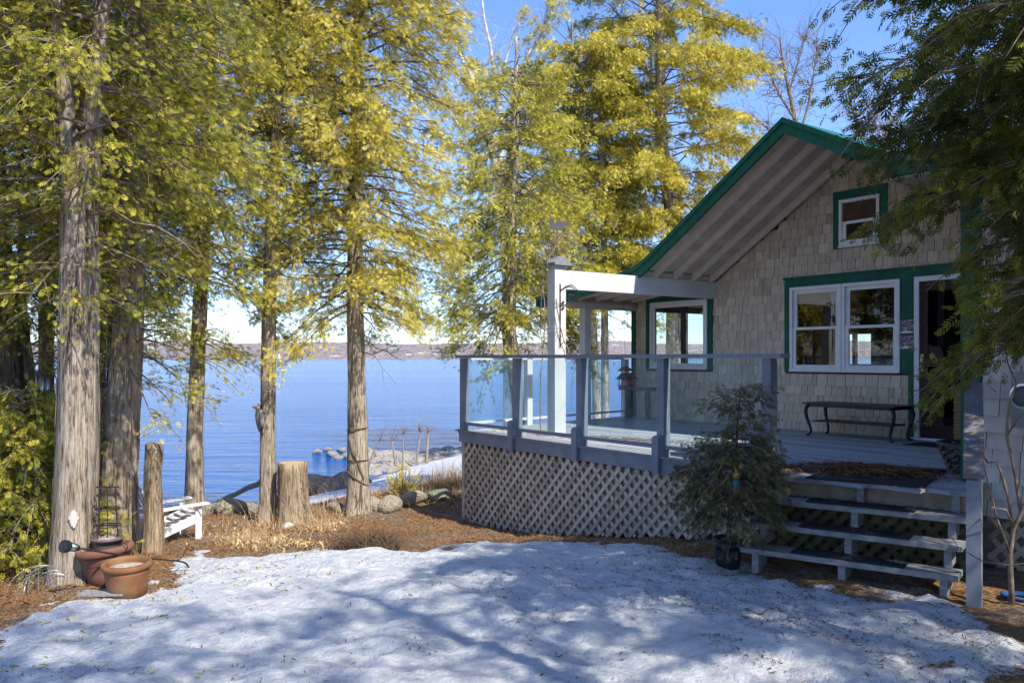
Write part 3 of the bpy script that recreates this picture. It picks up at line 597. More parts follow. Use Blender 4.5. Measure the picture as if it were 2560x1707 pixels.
# skirt
lz = lambda x: np.interp(x, [-10.2, -8.95, -7.5, -5.6, -4.8], [-1.33, -1.29, -1.08, -.76, -.72])
lattice('lattice_skirt', deck, -10.2, -4.86, 6.47, lambda x: -.15, lz, m_lattice)
bk = MB()
for a, b_ in zip(np.linspace(-10.16, -4.9, 9), np.linspace(-10.16, -4.9, 9)[1:]): bk.prism([(a, -.2), (b_ - .006, -.2), (b_ - .006, float(lz(b_)) + .04), (a, float(lz(a)) + .04)], 6.512, 6.52, 'y')
bk.build('skirt_backing', m_lattback, deck)
lattice_side = MB(); lattice_side.box(-10.24, -10.215, 6.47, 10.6, -1.3, -.16); lattice_side.build('skirt_backing', m_lattback, deck)
fr_ = MB(); fr_.box(-10.22, -10.17, 6.462, 6.51, -1.33, -.156); fr_.build('corner_batten', m_lattice, deck)

# ------------------------------------------------------------------ entrance steps, set at an angle
T = np.array([.947, .322, 0]); Nn = np.array([.322, -.947, 0]); S0 = np.array([-4.72, 6.32, 0])
steps = thing('entrance_steps', 'open wooden steps with four weathered treads and a post, leading up to the deck', 'steps', (-3.7, 6.2, -.72))
def stp(s, n, z): return S0 + T * s + Nn * n + np.array([0, 0, z])
Zx = np.array([0, 0, 1.])
for i in range(4):
    z = -.18 * i; n0 = .02 + .215 * i; dep = .27 if i else .20; s0, s1 = (-.0 - .015 * i, 1.60) if i else (0, 1.60)
    mb = MB(); th = .042
    for k in range(2): mb.obox(stp((s0 + s1) / 2, n0 - dep * (.25 + .5 * k) , z - th / 2 - .002 * k), T, Nn, Zx, s1 - s0, dep / 2 - .004, th)
    mb.build('tread', m_step, steps)
for s in (.07, .77, 1.50):
    mb = MB()
    for i in range(4):
        z = -.18 * i; n0 = .02 + .215 * i; zb = z - .18 if i < 3 else -.80
        mb.obox(stp(s, n0 - .15, (z - .045 + zb + .001) / 2), T, Nn, Zx, .055, .22, z - .045 - zb - .001)
    mb.build('stringer', m_step, steps)
mb = MB(); mb.obox(stp(.8, -.17, -.11), T, Nn, Zx, 1.55, .03, .17); mb.build('deck_header', m_lattback, steps)
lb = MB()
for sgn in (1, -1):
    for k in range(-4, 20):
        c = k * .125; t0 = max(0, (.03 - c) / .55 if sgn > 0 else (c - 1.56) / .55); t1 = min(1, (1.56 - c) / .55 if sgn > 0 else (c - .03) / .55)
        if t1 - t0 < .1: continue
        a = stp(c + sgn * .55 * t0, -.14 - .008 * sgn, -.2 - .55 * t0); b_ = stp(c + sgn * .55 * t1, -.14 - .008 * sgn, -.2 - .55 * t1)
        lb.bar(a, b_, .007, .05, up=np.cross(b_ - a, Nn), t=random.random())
m_shaded_lattice = M('shade_darkened_lattice', (.055, .055, .030), (.17, .155, .10), 12, rough=.95, bmp=.3, tint=.3)  # lattice under the steps: the shade there is put into its dark colour
lb.build('under_lattice', m_shaded_lattice, steps)
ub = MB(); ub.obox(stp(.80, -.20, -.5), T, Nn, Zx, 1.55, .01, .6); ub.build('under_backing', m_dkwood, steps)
hp = MB(); pb = at(2238, 1374, 5.93); hp.obox((pb[0], pb[1], -.28), T, Nn, Zx, .096, .096, .95); hp.build('newel_post', m_paint, steps)
ha, hb = at(2237, 1094, 5.86), at(2236, 883, 6.88)
m_worn = M('worn_handrail_paint', (.10, .12, .16), (.19, .22, .28), 6, (1, 1, 1), .65, .3, dirt=(7, (.20, .165, .13), .44, .60))
hr = MB(); hr.bar(ha, hb, .135, .04); hr.build('handrail', m_worn, steps)

# ------------------------------------------------------------------ things on the deck
def tmat(name, label, c, ax, ay, sx, sy, th, m, cat='mat', group=None, ribs=0, border=0):
    mb = MB(); mb.obox(c, ax, ay, Zx, sx, sy, th)
    for k in range(ribs): mb.obox(np.array(c) + np.array(ax) * sx * ((k + .5) / ribs - .5) + Zx * (th / 2 + .002), ax, ay, Zx, sx / ribs * .45, sy * .8, .004)
    if border:
        for e in (-1, 1): mb.obox(np.array(c) + np.array(ay) * e * (sy / 2 - .03) + Zx * (th / 2 + .002), ax, ay, Zx, sx * .97, .03, .005); mb.obox(np.array(c) + np.array(ax) * e * (sx / 2 - .03) + Zx * (th / 2 + .002), ax, ay, Zx, .03, sy * .9, .005)
    return tag(mb.build(name, m), label, cat, group)
for i, nm in ((1, 'upper'), (2, 'middle'), (3, 'lowest')):
    tmat('tread_mat', 'black rubber tread mat lying on the %s of the three steps below the deck' % nm, stp(.80 , .02 + .215 * i - .125, -.18 * i + .006), T, Nn, .86, .21, .012, m_rubber, group='rubber mats on the treads', ribs=22)
tmat('rubber_mat', 'large black rubber mat buried under brown pine needles at the top of the steps', stp(.80, -.60, .007), T, Nn, .95, 1.30, .012, m_rubber, ribs=0, border=1)
tmat('doormat', 'thin black doormat in front of the screen door', (-5.02, 10.10, .005), (1, 0, 0), (0, 1, 0), .80, .52, .009, m_rubber)
def flakes(name, label, cat, P, ln, wd, m, zj=.01, tilt=.35, seed=1, tint=None):
    """many thin needles or chips lying about on given points: one uncountable layer"""
    r = np.random.default_rng(seed); n = len(P); a = r.uniform(0, 2 * math.pi, n); L = r.uniform(*ln, n); W_ = r.uniform(*wd, n); t = r.normal(0, tilt, n)
    d = np.stack([np.cos(a) * np.cos(t), np.sin(a) * np.cos(t), np.sin(t)], -1); s_ = np.stack([-np.sin(a), np.cos(a), r.normal(0, .4, n)], -1)
    c = P + np.stack([np.zeros(n), np.zeros(n), r.uniform(.002, zj, n)], -1); bend = np.stack([r.normal(0, .12, n), r.normal(0, .12, n), np.zeros(n)], -1) * L[:, None]
    V = np.stack([c - d * L[:, None] / 2 - s_ * W_[:, None] / 2, c - d * L[:, None] / 2 + s_ * W_[:, None] / 2, c + bend + s_ * W_[:, None] * .6, c + bend - s_ * W_[:, None] * .6, c + d * L[:, None] / 2 + s_ * W_[:, None] * .25, c + d * L[:, None] / 2 - s_ * W_[:, None] * .25], 1).reshape(-1, 3)
    b = np.arange(n)[:, None] * 6; F = np.concatenate([b + np.array([0, 1, 2, 3]), b + np.array([3, 2, 4, 5])], 0); tt = r.uniform(0, 1, n) if tint is None else tint
    o = np_mesh(name, V, F, np.concatenate([tt, tt]), m); tag(o, label, cat); return kind(o, 'stuff')
def cloud(n, cx, cy, sx, sy, ax, ay, seed, thr=.0, z=.012, frame=None):
    r = np.random.default_rng(seed); q = np.clip(r.normal(0, .5, (n * 3, 2)), -1.3, 1.3) * [sx, sy]
    P = np.array([cx, cy, 0]) + q[:, :1] * ax + q[:, 1:] * ay; k = vnoise(P[:, 0], P[:, 1], 5, seed) + vnoise(P[:, 0], P[:, 1], 14, seed + 1) * .6 > thr; P = P[k][:n]; P[:, 2] = z; return P
c0 = stp(.70, -.72, 0); P1 = cloud(7500, c0[0], c0[1], .62, .40, T, Nn, 5, .62, .016)
pile = 0.03 * np.exp(-(((P1 - c0) @ T) / .45) ** 2 - (((P1 - c0) @ Nn) / .36) ** 2); P1[:, 2] += pile * np.random.default_rng(1).uniform(0, 1, len(P1))
c1 = stp(.12, -.55, 0); P2 = cloud(900, c1[0], c1[1], .22, .35, T, Nn, 6, .75, .002)
P3 = cloud(1500, -8.2, 7.35, 1.3, .28, np.array([1., .35, 0]), np.array([0, 1., 0]), 8, .7, .003)
Pd = np.concatenate([P1, P2, P3]); Pd = Pd[(Pd[:, 1] > 6.46) & (Pd[:, 1] < 10.6)]
flakes('fallen_needles', 'brown pine needles heaped over the mat and scattered on the deck', 'needles', Pd, (.025, .075), (.0025, .006), m_needles, .02, .25, 3)
# console bench with curved legs
tb = thing('console_table', 'low black metal table with curved legs against the shingle wall', 'table', (-6.15, 10.12, 0))
tp = MB(); tx0, tx1, ty0, ty1 = -6.86, -5.55, 9.88, 10.44; ths = .44
pts = []
for k in range(25):
    a = k / 24
    pts.append((tx0 + (tx1 - tx0) * a, ty0 - .0 + .03 * math.sin(a * 2 * math.pi) ** 2))
pts += [(tx1 + .02, (ty0 + ty1) / 2), (tx1, ty1), (tx0, ty1), (tx0 - .02, (ty0 + ty1) / 2)]
tp.prism(pts, ths, ths + .022, 'z'); tp.build('table_top', m_metal, tb)
tr2 = MB(); tr2.prism([(tx0 + .07, ty0 + .05), (tx1 - .07, ty0 + .05), (tx1 - .07, ty1 - .05), (tx0 + .07, ty1 - .05)], ths - .035, ths - .001, 'z'); tr2.build('apron', m_metal, tb)
sh_ = MB(); sh_.box(tx0 + .10, tx1 - .10, ty0 + .09, ty1 - .09, .20, .218); sh_.build('shelf', m_metal, tb)
for sx, sy in ((-1, -1), (1, -1), (-1, 1), (1, 1)):
    bx_, by_ = (tx0 + .075 if sx < 0 else tx1 - .075), (ty0 + .07 if sy < 0 else ty1 - .07); o = np.array([sx, sy * .45, 0]) / math.hypot(1, .45)
    prof = [(0, .435), (.045, .40), (.062, .34), (.045, .26), (.012, .17), (-.012, .09), (-.004, .035), (.028, .010), (.055, .022)]
    mb = MB(); mb.tube([np.array([bx_, by_, 0]) + o * d + Zx * z for d, z in prof], [.026, .027, .026, .023, .020, .018, .018, .018, .012], 8); mb.build('leg', m_metal, tb, True)
# wicker box and woven planter half hidden by the corner
wk = thing('wicker_box', 'tall tan wicker basket beside the door, half hidden by the wing', 'basket', (-4.62, 9.95, 0))
mb = MB()
for k in range(16): mb.box(-4.775 + .004 * (k % 2), -4.475 - .004 * (k % 2), 9.80 + .004 * (k % 2), 10.10, .005 + k * .044, .005 + k * .044 + .040)
mb.build('basket_body', m_wicker, wk)
mb = MB(); mb.box(-4.79, -4.46, 9.785, 10.115, .712, .735); mb.build('rim', m_wicker, wk)
pl_ = thing('woven_planter', 'dark grey woven plastic planter standing behind the handrail', 'planter', (-3.72, 7.95, 0))
mb = MB()
for k in range(9):
    z = .01 + k * .028; r_ = .17 + .09 * (k / 8)
    for j in range(26):
        a = j / 26 * 2 * math.pi + (k % 2) * .12; o = r_ + (.010 if (j + k) % 2 else -.004); mb.obox((-3.72 + o * math.cos(a), 7.95 + o * math.sin(a), z + .014), (-math.sin(a), math.cos(a), .25 if (j + k) % 2 else -.25), (math.cos(a), math.sin(a), 0), Zx, r_ * .25, .012, .026, random.random())
mb.build('woven_body', m_weave, pl_)
mb = MB(); mb.lathe([(.255, .262), (.285, .262), (.285, .285), (.255, .285), (.255, .262)], (-3.72, 7.95, 0)); mb.build('rim', m_weave, pl_)
mb = MB(); mb.lathe([(.001, .21), (.22, .21), (.22, .20), (.001, .20)], (-3.72, 7.95, 0)); mb.build('soil', m_debris, pl_)
# framed pictures on the green board
def slate(label, z0, z1, seed):
    f = thing('picture_tile', label, 'picture', (-5.795, WY - .05, (z0 + z1) / 2), 'small painted tiles beside the door')
    m, nt, p = newmat('painted_tile'); n_ = noise(nt, 18 + seed, (1, 1, 1.6), 5, .6); c = ramp(nt, n_, [(.38, (.03, .035, .05)), (.48, (.16, .13, .16)), (.56, (.28, .24, .30)), (.66, (.50, .46, .52))]); nt.links.new(c, p.inputs['Base Color'])
    mb = MB(); mb.box(-5.885, -5.706, WY - .05, WY - .034, z0, z1); mb.build('tile_picture', m, f)
    mb = MB(); q = [(-5.882 + .173 * k / 10, z0 + .012 + .018 * math.sin(k / 10 * math.pi)) for k in range(11)]; mb.prism([(-5.882, z0 + .004), (-5.709, z0 + .004)] + q[::-1], WY - .053, WY - .0505, 'y'); mb.build('white_edge', m_white, f)
slate('upper of two small painted tiles on the green board between window and door', 1.40, 1.58, 1); slate('lower of two small painted tiles on the green board between window and door', 1.195, 1.37, 4)
# electric meter on the wing
em = thing('electric_meter', 'grey electric meter box with a glass dome on the pale shingled wall', 'meter', (-2.95, 7.33, .74))
mb = MB(); mb.box(-3.08, -2.78, 7.27, 7.385, .50, .96); mb.build('meter_box', m_meter, em)
mb = MB(); mb.lathe([(.001, .09), (.05, .085), (.075, .06), (.085, 0)], (-2.98, 7.27, .76), 20, tilt=Matrix.Rotation(R_(90), 4, 'X')); mb.build('glass_dome', glassmat('meter_glass', (.7, .72, .74), 1.6), em, True)
mb = MB(); mb.lathe([(.105, 0), (.105, .02), (.086, .02)], (-2.98, 7.268, .76), 20, tilt=Matrix.Rotation(R_(90), 4, 'X')); mb.build('meter_ring', m_alu, em)
# bird feeder table with its house feeder, hanging feeder
ft = thing('feeder_shelf', 'rough narrow wooden shelf on two legs at the far corner of the deck', 'shelf', (-10.4, 10.3, 0))
mb = MB(); mb.box(-10.86, -10.14, 10.18, 10.42, .50, .56); mb.build('shelf_top', m_barkdark, ft)
for x in (-10.70, -10.24):
    mb = MB(); mb.box(x - .035, x + .035, 10.26, 10.33, 0, .499); mb.build('leg', m_barkdark, ft)
bf = thing('bird_feeder', 'pink and red house shaped bird feeder at the end of the rough shelf', 'bird feeder', (-10.80, 10.34, .57))
fx, fy = -10.80, 10.34
mb = MB(); mb.box(fx - .12, fx + .12, fy - .12, fy + .12, .562, .585); mb.build('tray', m_red, bf)
mb = MB(); mb.box(fx - .07, fx + .07, fy - .08, fy + .08, .585, .70); mb.build('feeder_body', m_pink, bf)
mb = MB(); mb.prism([(fx - .14, .685), (fx, .785), (fx + .14, .685), (fx + .14, .70), (fx, .805), (fx - .14, .70)], fy - .14, fy + .14, 'y'); mb.build('feeder_roof', m_red, bf)
for x in (fx - .105, fx + .105):
    mb = MB(); mb.tube([(x, fy - .1, .585), (x, fy - .1, .69)], .012, 6); mb.build('feeder_post', m_pink, bf)
hf = thing('hanging_feeder', 'small hanging feeder with a faded red dish roof under the porch log', 'bird feeder', (-10.66, 10.16, .9))
mb = MB(); mb.lathe([(.001, 1.03), (.04, 1.02), (.10, .985), (.145, .94), (.13, .94), (.04, .985), (.001, .99)], (-10.66, 10.16, -.10)); mb.build('dish_roof', m_red, hf, True)
mb = MB(); mb.lathe([(.001, .90), (.035, .90), (.035, .98), (.001, .98)], (-10.66, 10.16, -.10), 14); mb.build('seed_tube', m_rail_glass, hf)
mb = MB(); mb.lathe([(.001, .78), (.075, .78), (.08, .80), (.001, .80)], (-10.66, 10.16, -.10), 14); mb.build('tray', m_metal, hf)
mb = MB()
for k in range(8): a = k * math.pi / 4; mb.tube([(-10.66 + .07 * math.cos(a), 10.16 + .07 * math.sin(a), .70), (-10.66 + .07 * math.cos(a), 10.16 + .07 * math.sin(a), .875)], .004, 4)
mb.build('cage', m_metal, hf)
mb = MB(); mb.tube([(-10.66, 10.16, .92), (-10.67, 10.16, 1.4), (-10.70, 10.16, 2.10)], .003, 5); mb.build('hanging_wire', m_metal, hf)
# plant bracket on the column
hk = thing('plant_bracket', 'black scrolled iron plant bracket screwed to the pale corner column', 'bracket', (-9.04, 7.39, 1.8))
mb = MB(); mb.bar((-9.058, 7.37, 1.22), (-9.058, 7.37, 2.12), .018, .008, up=(1, 0, 0)); mb.build('back_plate', m_iron, hk)
mb = MB(); mb.tube([(-9.05 + .0 * k, 7.37 + .36 * k / 14, 2.03 + .085 * math.sin(min(1, k / 10) * math.pi * .62) - .16 * max(0, (k - 8) / 6) ** 2) for k in range(15)], .007, 6); mb.tube([(-9.05, 7.67 + .04 * math.cos(a), 1.93 + .035 * math.sin(a)) for a in np.linspace(-2.6, 1.2, 9)], .006, 6); mb.build('arm', m_iron, hk, True)
mb = MB(); mb.tube([(-9.05, 7.37, 1.80), (-9.05, 7.41, 1.83), (-9.05, 7.46, 1.83), (-9.05, 7.50, 1.85)], .006, 6)
for c in ((7.415, 1.86), (7.415, 1.78), (7.54, 1.98), (7.59, 1.97)): mb.obox((-9.05, c[0], c[1]), (1, 0, 0), (0, .8, .6), (0, -.6, .8), .006, .045, .03)
mb.tube([(-9.05, 7.245, 1.78), (-9.05, 7.41, 1.83), (-9.05, 7.245, 1.86)], .004, 5); mb.tube([(-9.05, 7.50, 1.85), (-9.05, 7.53, 1.9), (-9.05, 7.54, 1.98), (-9.05, 7.59, 1.97)], .004, 5)
mb.build('leaf_scroll', m_iron, hk)
# weathervane on the cap
wvn = thing('weathervane', 'grey sheet metal weathervane with a bird and compass letters above the column', 'weathervane', (-9.15, 7.38, 2.5))
CR = np.array([.5846, .8113, 0]); CB = np.array([-9.15, 7.385, 0])
def wpt(h, z): return CB + CR * h + Zx * z
def plate(poly, th=.006):
    mb = MB(); n = len(poly); nn = np.cross(CR, Zx) * th / 2; v = [wpt(h, z) + nn for h, z in poly] + [wpt(h, z) - nn for h, z in poly]
    mb.add(v, [tuple(range(n)), tuple(range(2 * n - 1, n - 1, -1))] + [(i, (i + 1) % n, n + (i + 1) % n, n + i) for i in range(n)]); return mb
mb = MB(); mb.tube([wpt(0, 2.52), wpt(0, 2.92)], .008, 8); mb.build('rod', m_vanes, wvn)
plate([(-.155, 3.018), (-.115, 3.035), (-.10, 3.062), (-.07, 3.068), (-.045, 3.05), (-.04, 3.02), (-.05, 2.995), (-.03, 2.995), (.0, 3.012), (.05, 3.022), (.11, 3.015), (.205, 3.0), (.20, 2.985), (.14, 2.955), (.09, 2.93), (.05, 2.90), (.0, 2.895), (-.06, 2.897), (-.115, 2.91), (-.12, 2.93), (-.105, 2.955), (-.10, 2.985), (-.125, 3.0)]).build('bird_plate', m_vanes, wvn)
mb = MB(); mb.tube([wpt(-.27, 2.855), wpt(.33, 2.855)], .004, 6); mb.build('arrow_bar', m_vanes, wvn)
plate([(.325, 2.90), (.40, 2.90), (.395, 2.835), (.37, 2.85), (.345, 2.82), (.32, 2.83)]).build('arrow_tail', m_vanes, wvn)
mb = MB(); mb.tube([wpt(-.22, 2.70), wpt(.22, 2.70)], .004, 6); mb.build('compass_bar', m_vanes, wvn)
plate([(-.26, 2.765), (-.248, 2.765), (-.238, 2.725), (-.228, 2.755), (-.218, 2.755), (-.208, 2.725), (-.198, 2.765), (-.186, 2.765), (-.202, 2.705), (-.214, 2.705), (-.223, 2.735), (-.232, 2.705), (-.244, 2.705)]).build('letter_w', m_vanes, wvn)
plate([(.19, 2.765), (.235, 2.765), (.235, 2.754), (.202, 2.754), (.202, 2.741), (.228, 2.741), (.228, 2.730), (.202, 2.730), (.202, 2.716), (.235, 2.716), (.235, 2.705), (.19, 2.705)]).build('letter_e', m_vanes, wvn)

# ------------------------------------------------------------------ trees
def template(kind_):
    """flat cedar spray in its own plane: axis +Y, length 1"""
    V = []; F = []
    def leaf(p, d, L, wd):
        p = np.array(p); d = np.array(d) / np.hypot(*d); s_ = np.array([-d[1], d[0]]); b = len(V)
        for q in (p, p + d * L * .55 + s_ * wd / 2, p + d * L, p + d * L * .55 - s_ * wd / 2): V.append((q[0], q[1], 0))
        F.append((b, b + 1, b + 2, b + 3))
    if kind_ == 'coarse':
        for k in range(4):
            y = .05 + .21 * k
            for s_ in (-1, 1): leaf((0, y), (s_ * (.85 - .06 * k), .80), .46 - .07 * abs(k - 1.2), .11)
        leaf((0, .35), (0, 1), .65, .12)
    else:
        for k in range(8):
            y = .05 + .115 * k; L = .40 - .038 * abs(k - 2)
            for s_ in (-1, 1):
                d = np.array([s_ * .78, .8]); d /= np.hypot(*d); leaf((0, y), d, L, .042)
                for m_ in (.30, .55, .8): q = np.array([0, y]) + d * L * m_; leaf(q, d + [s_ * .6, -.5], L * .36, .036); leaf(q, d + [-s_ * .75, .35], L * .36, .036)
        leaf((0, .55), (0, 1), .45, .07); leaf((0, 0), (0, 1), .6, .025)
    V = np.array(V); V[:, 2] = -.22 * V[:, 1] ** 2 - .25 * np.abs(V[:, 0]) ** 1.5
    return V, np.array(F)
TPL = {k: template(k) for k in ('coarse', 'fine')}
def unit(v): return v / (np.linalg.norm(v, axis=-1, keepdims=True) + 1e-9)
class Sprays:
    def __init__(s, tpl): s.t = tpl; s.P = []; s.D = []; s.S = []; s.T = []
    def add(s, P, D, S, T): s.P.append(P); s.D.append(D); s.S.append(S); s.T.append(T)
    def build(s, name, m, parent, r):
        P = np.concatenate(s.P); D = unit(np.concatenate(s.D)); S = np.concatenate(s.S); T_ = np.concatenate(s.T); V, F = TPL[s.t]; n = len(P)
        Nrm = r.normal(0, 1, (n, 3)) + [0, 0, .5]; B = unit(np.cross(D, Nrm)); Nn_ = np.cross(B, D)
        W_ = P[:, None] + S[:, None, None] * (V[None, :, :1] * B[:, None] + V[None, :, 1:2] * D[:, None] + V[None, :, 2:] * Nn_[:, None])
        FF = (np.arange(n)[:, None, None] * len(V) + F[None]).reshape(-1, 4)
        tt = np.clip(np.repeat(T_, len(F)) + r.normal(0, .07, n * len(F)), 0, 1)
        return np_mesh(name, W_.reshape(-1, 3), FF, tt, m, parent)
def interp3(Z, pts): return np.stack([np.interp(Z, pts[:, 2], pts[:, i]) for i in range(3)], -1)
def branch_curve(base, h, L, rise, droop, n=7):
    s = np.linspace(0, 1, n); return base + h[None] * (L * s)[:, None] + np.array([0, 0, 1.])[None] * (L * (rise * s - droop * s ** 2 + .22 * droop * s ** 4))[:, None]
def trunk_mesh(mb, pts, rad, n=18, seed=0, flare=0.):
    """tapering bark column with fluting, resampled"""
    pts = np.asarray(pts, float); rad = np.asarray(rad, float); d = np.r_[0, np.cumsum(np.linalg.norm(np.diff(pts, axis=0), axis=1))]; m = max(12, int(d[-1] / .14)); q = np.linspace(0, d[-1], m)
    P = np.stack([np.interp(q, d, pts[:, i]) for i in range(3)], -1); rr = np.interp(q, d, rad); r = np.random.default_rng(seed); ph = r.uniform(0, 6.28, 4)
    P[1:-1] = (P[:-2] + 2 * P[1:-1] + P[2:]) / 4
    rr = rr * (1 + flare * np.exp(-q / .20) + .12 * (flare > 0) * np.exp(-q / .7))
    def jit(i, an): return 1 + .055 * np.sin(an * 3 + ph[0] + q[i] * .7) + .04 * np.sin(an * 5 + ph[1] - q[i] * .9) + .030 * np.sin(an * 9 + ph[2] + q[i] * 1.3) + .05 * flare * np.exp(-q[i] / .3) * 3 * np.sin(an * 5 + ph[3])
    mb.tube(P, rr, n, jit=jit)
    if rad[0] > .05 and n >= 12:
        Rg, Ax = mb.rings, mb.axis; up0 = max(1, m - 2); ns_ = int(d[-1] * rad[0] * 190)
        for _ in range(ns_):
            i0 = int(r.integers(0, max(1, m - 4))); ln = int(r.integers(2, 7)); i1 = min(m - 1, i0 + ln); j = int(r.integers(0, n)); u0 = r.uniform(0, .5); u1 = u0 + r.uniform(.18, .5); k0 = 1 + .0035 / rad[0]; V = []
            for q_ in range(i0, i1 + 1):
                e = (q_ - i0) / max(1, i1 - i0); k1 = k0 + (.016 / rad[0]) * (e if r.random() < .5 else 1 - e) * r.uniform(.4, 1); tp = 1 - .6 * abs(e * 2 - 1) ** 2
                A = Rg[q_, j] * (1 - u0) + Rg[q_, (j + 1) % n] * u0; B = Rg[q_, j] * (1 - u1) + Rg[q_, (j + 1) % n] * u1; c_ = (A + B) / 2; A = c_ + (A - c_) * tp; B = c_ + (B - c_) * tp
                V += [Ax[q_] + (A - Ax[q_]) * k1, Ax[q_] + (B - Ax[q_]) * k1]
            mb.add(V, [(2 * q_, 2 * q_ + 1, 2 * q_ + 3, 2 * q_ + 2) for q_ in range(i1 - i0)])
def cedar(name, label, cat, stems, crowns, leaf, seed, tpl='coarse', group=None, barkm=None, flare=.35, dead=0):
    """stems: list of (points, radii); crowns: list of dicts naming the stem they grow on"""
    r = np.random.default_rng(seed); p0 = np.asarray(stems[0][0][0], float); t = thing(name, label, cat, tuple(p0), group or {'cedar_tree': 'cedar trees standing round the cottage', 'cedar_bush': 'cedar bushes at the left edge'}.get(name))
    mb = MB()
    for k, (pts, rad) in enumerate(stems): trunk_mesh(mb, pts, rad, 20 if k == 0 else 14, seed + k, flare if k == 0 else 0)
    mb.build('trunk', barkm or m_bark, t, True)
    if not crowns: return t
    sp = Sprays(tpl); lm = MB(); has = 0
    for c in crowns:
        pts = np.asarray(stems[c['stem']][0], float); pts = pts[np.argsort(pts[:, 2])]; nb = c['n']; z0, z1 = c['z0'], c['z1']
        for k in range(nb):
            f = (k + r.random()) / nb; z = z0 + (z1 - z0) * f; base = interp3(np.array([z]), pts)[0]
            a = r.uniform(*c['az']) if 'az' in c else k * 2.39996 + r.uniform(-.5, .5)
            h = np.array([math.cos(a), math.sin(a), 0]); rmax = c['R'] * np.interp(f, [0, .12, .35, .8, 1], c.get('prof', [.6, .9, 1, .85, .3])); L = rmax * r.uniform(.62, 1.12)
            if 'squash' in c: L *= 1 - c['squash'] * abs(h @ np.array([.5846, .8113, 0]))
            rise = np.interp(f, [0, 1], c.get('rise', (.05, .45))) + r.normal(0, c.get('rj', .26)); dr = c.get('droop', .45) * r.uniform(.6, 1.4)
            C = branch_curve(base, h, L, rise, dr)
            lm.tube(C, np.linspace(.020 + .008 * L, .004, len(C)) * c.get('thick', .62), 5, cap=False); has = 1
            ntw = max(3, int(c.get('tw', 7) * (1.35 if tpl == 'coarse' else 1) * L / 1.4)); tint0 = r.normal(c.get('tint', .5), .16)
            for j in range(ntw):
                s_ = r.uniform(c.get('s0', .22), 1.0) ** .8; b_ = np.array([np.interp(s_, np.linspace(0, 1, len(C)), C[:, i]) for i in range(3)])
                sg = 1 if r.random() < .5 else -1; ang = a + sg * r.uniform(.3, 1.25) * (1.15 - s_ * .6); tl = r.uniform(.22, .66) * c.get('tl', 1) * (1.1 - .40 * s_) * (1.2 if tpl == 'coarse' else 1)
                hd_ = np.array([math.cos(ang), math.sin(ang), 0]); C2 = branch_curve(b_, hd_, tl, r.normal(.0, .25), r.uniform(.2, .9), 5)
                lm.tube(C2, np.linspace(.006, .002, 5), 3, cap=False)
                m_ = max(4, int(r.integers(*c.get('ns', (15, 28))))); u = r.uniform(.15, 1, m_); Pp = np.stack([np.interp(u, np.linspace(0, 1, 5), C2[:, i]) for i in range(3)], -1) + r.normal(0, .048, (m_, 3)) * c.get('tl', 1)
                D = unit(np.diff(C2, axis=0)[np.clip((u * 4).astype(int), 0, 3)]) + r.normal(0, .55, (m_, 3)) + np.array([0, 0, -.22]) + hd_ * .15
                sp.add(Pp, D, r.uniform(.6, 1.2, m_) * c.get('size', .19) * (.45 if tpl == 'coarse' else .8), np.clip(tint0 + r.normal(0, .24, m_), 0, 1))
        for k in range(c.get('dead', 0)):
            z = r.uniform(c.get('dz0', z0 - 1), z1); base = interp3(np.array([z]), pts)[0]; a = r.uniform(0, 6.28); h = np.array([math.cos(a), math.sin(a), 0]); L = r.uniform(.3, 1.1) * c['R']
            C = branch_curve(base, h, L, r.normal(.1, .3), r.uniform(-.1, .5)); C[1:] += r.normal(0, .03, (len(C) - 1, 3)); lm.tube(C, np.linspace(.013, .003, len(C)), 4, cap=False)
            for q in range(3):
                s_ = r.integers(2, len(C) - 1); C3 = branch_curve(C[s_], unit(h + r.normal(0, .7, 3)), L * .3, r.normal(0, .3), .2, 4); lm.tube(C3, np.linspace(.006, .002, 4), 3, cap=False)
    if has: lm.build('branches', c.get('bm') or m_twig_bark, t)
    if sp.P: sp.build('crown', leaf, t, r)
    return t
m_twig_bark = M('cedar_limb_bark', (.10, .075, .055), (.30, .24, .19), 20, (1, 1, 1), .9, .2)
def stem(D, pts, ds=None, base=None):
    """(x, y, width) survey points up a trunk standing D metres ahead -> points, radii"""
    P = []; Rr = []
    for x, y, wd in pts: P.append(at(x, y, D)); Rr.append(wd * 1.0884 * D / FPX / 2)
    P = np.array(P); Rr = np.array(Rr)
    o = np.argsort(P[:, 2]); P = P[o]; Rr = Rr[o]
    g = gz(P[0][0], P[0][1])
    if base is None: P[0][2] = min(P[0][2], g - .12)
    return P, Rr
up = lambda st, zt, dx=0, dy=0, r=.05: (np.vstack([st[0], [[st[0][-1][0] + dx, st[0][-1][1] + dy, zt]]]), np.r_[st[1], r])
G_OFF = 0
sA = stem(7.35, [(170, 1338, 90), (172, 1200, 88), (178, 1000, 84), (180, 820, 80), (182, 600, 82), (182, 440, 76)])
sA1 = up(stem(7.35, [(172, 520, 50), (160, 330, 40), (140, 100, 34), (125, -100, 28)], base=0), 8.5, r=.03)
sA2 = up(stem(7.40, [(196, 540, 50), (208, 350, 42), (217, 200, 37), (238, 0, 30), (247, -150, 24)], base=0), 9, r=.03)
cedar('cedar_tree', 'thick twin stemmed cedar behind the terracotta pots with a white scar near its foot', 'tree', [sA, sA1, sA2],
      [dict(stem=0, z0=1.55, z1=2.75, n=26, R=.75, tint=.5, tw=6, size=.15, rise=(.1, .3)), dict(stem=1, z0=2.5, z1=8.3, n=95, R=1.45, tint=.45, tw=8, dead=14, size=.17), dict(stem=2, z0=2.4, z1=8.8, n=90, R=1.35, tint=.5, tw=8, dead=12, size=.17)], m_olive, 101)
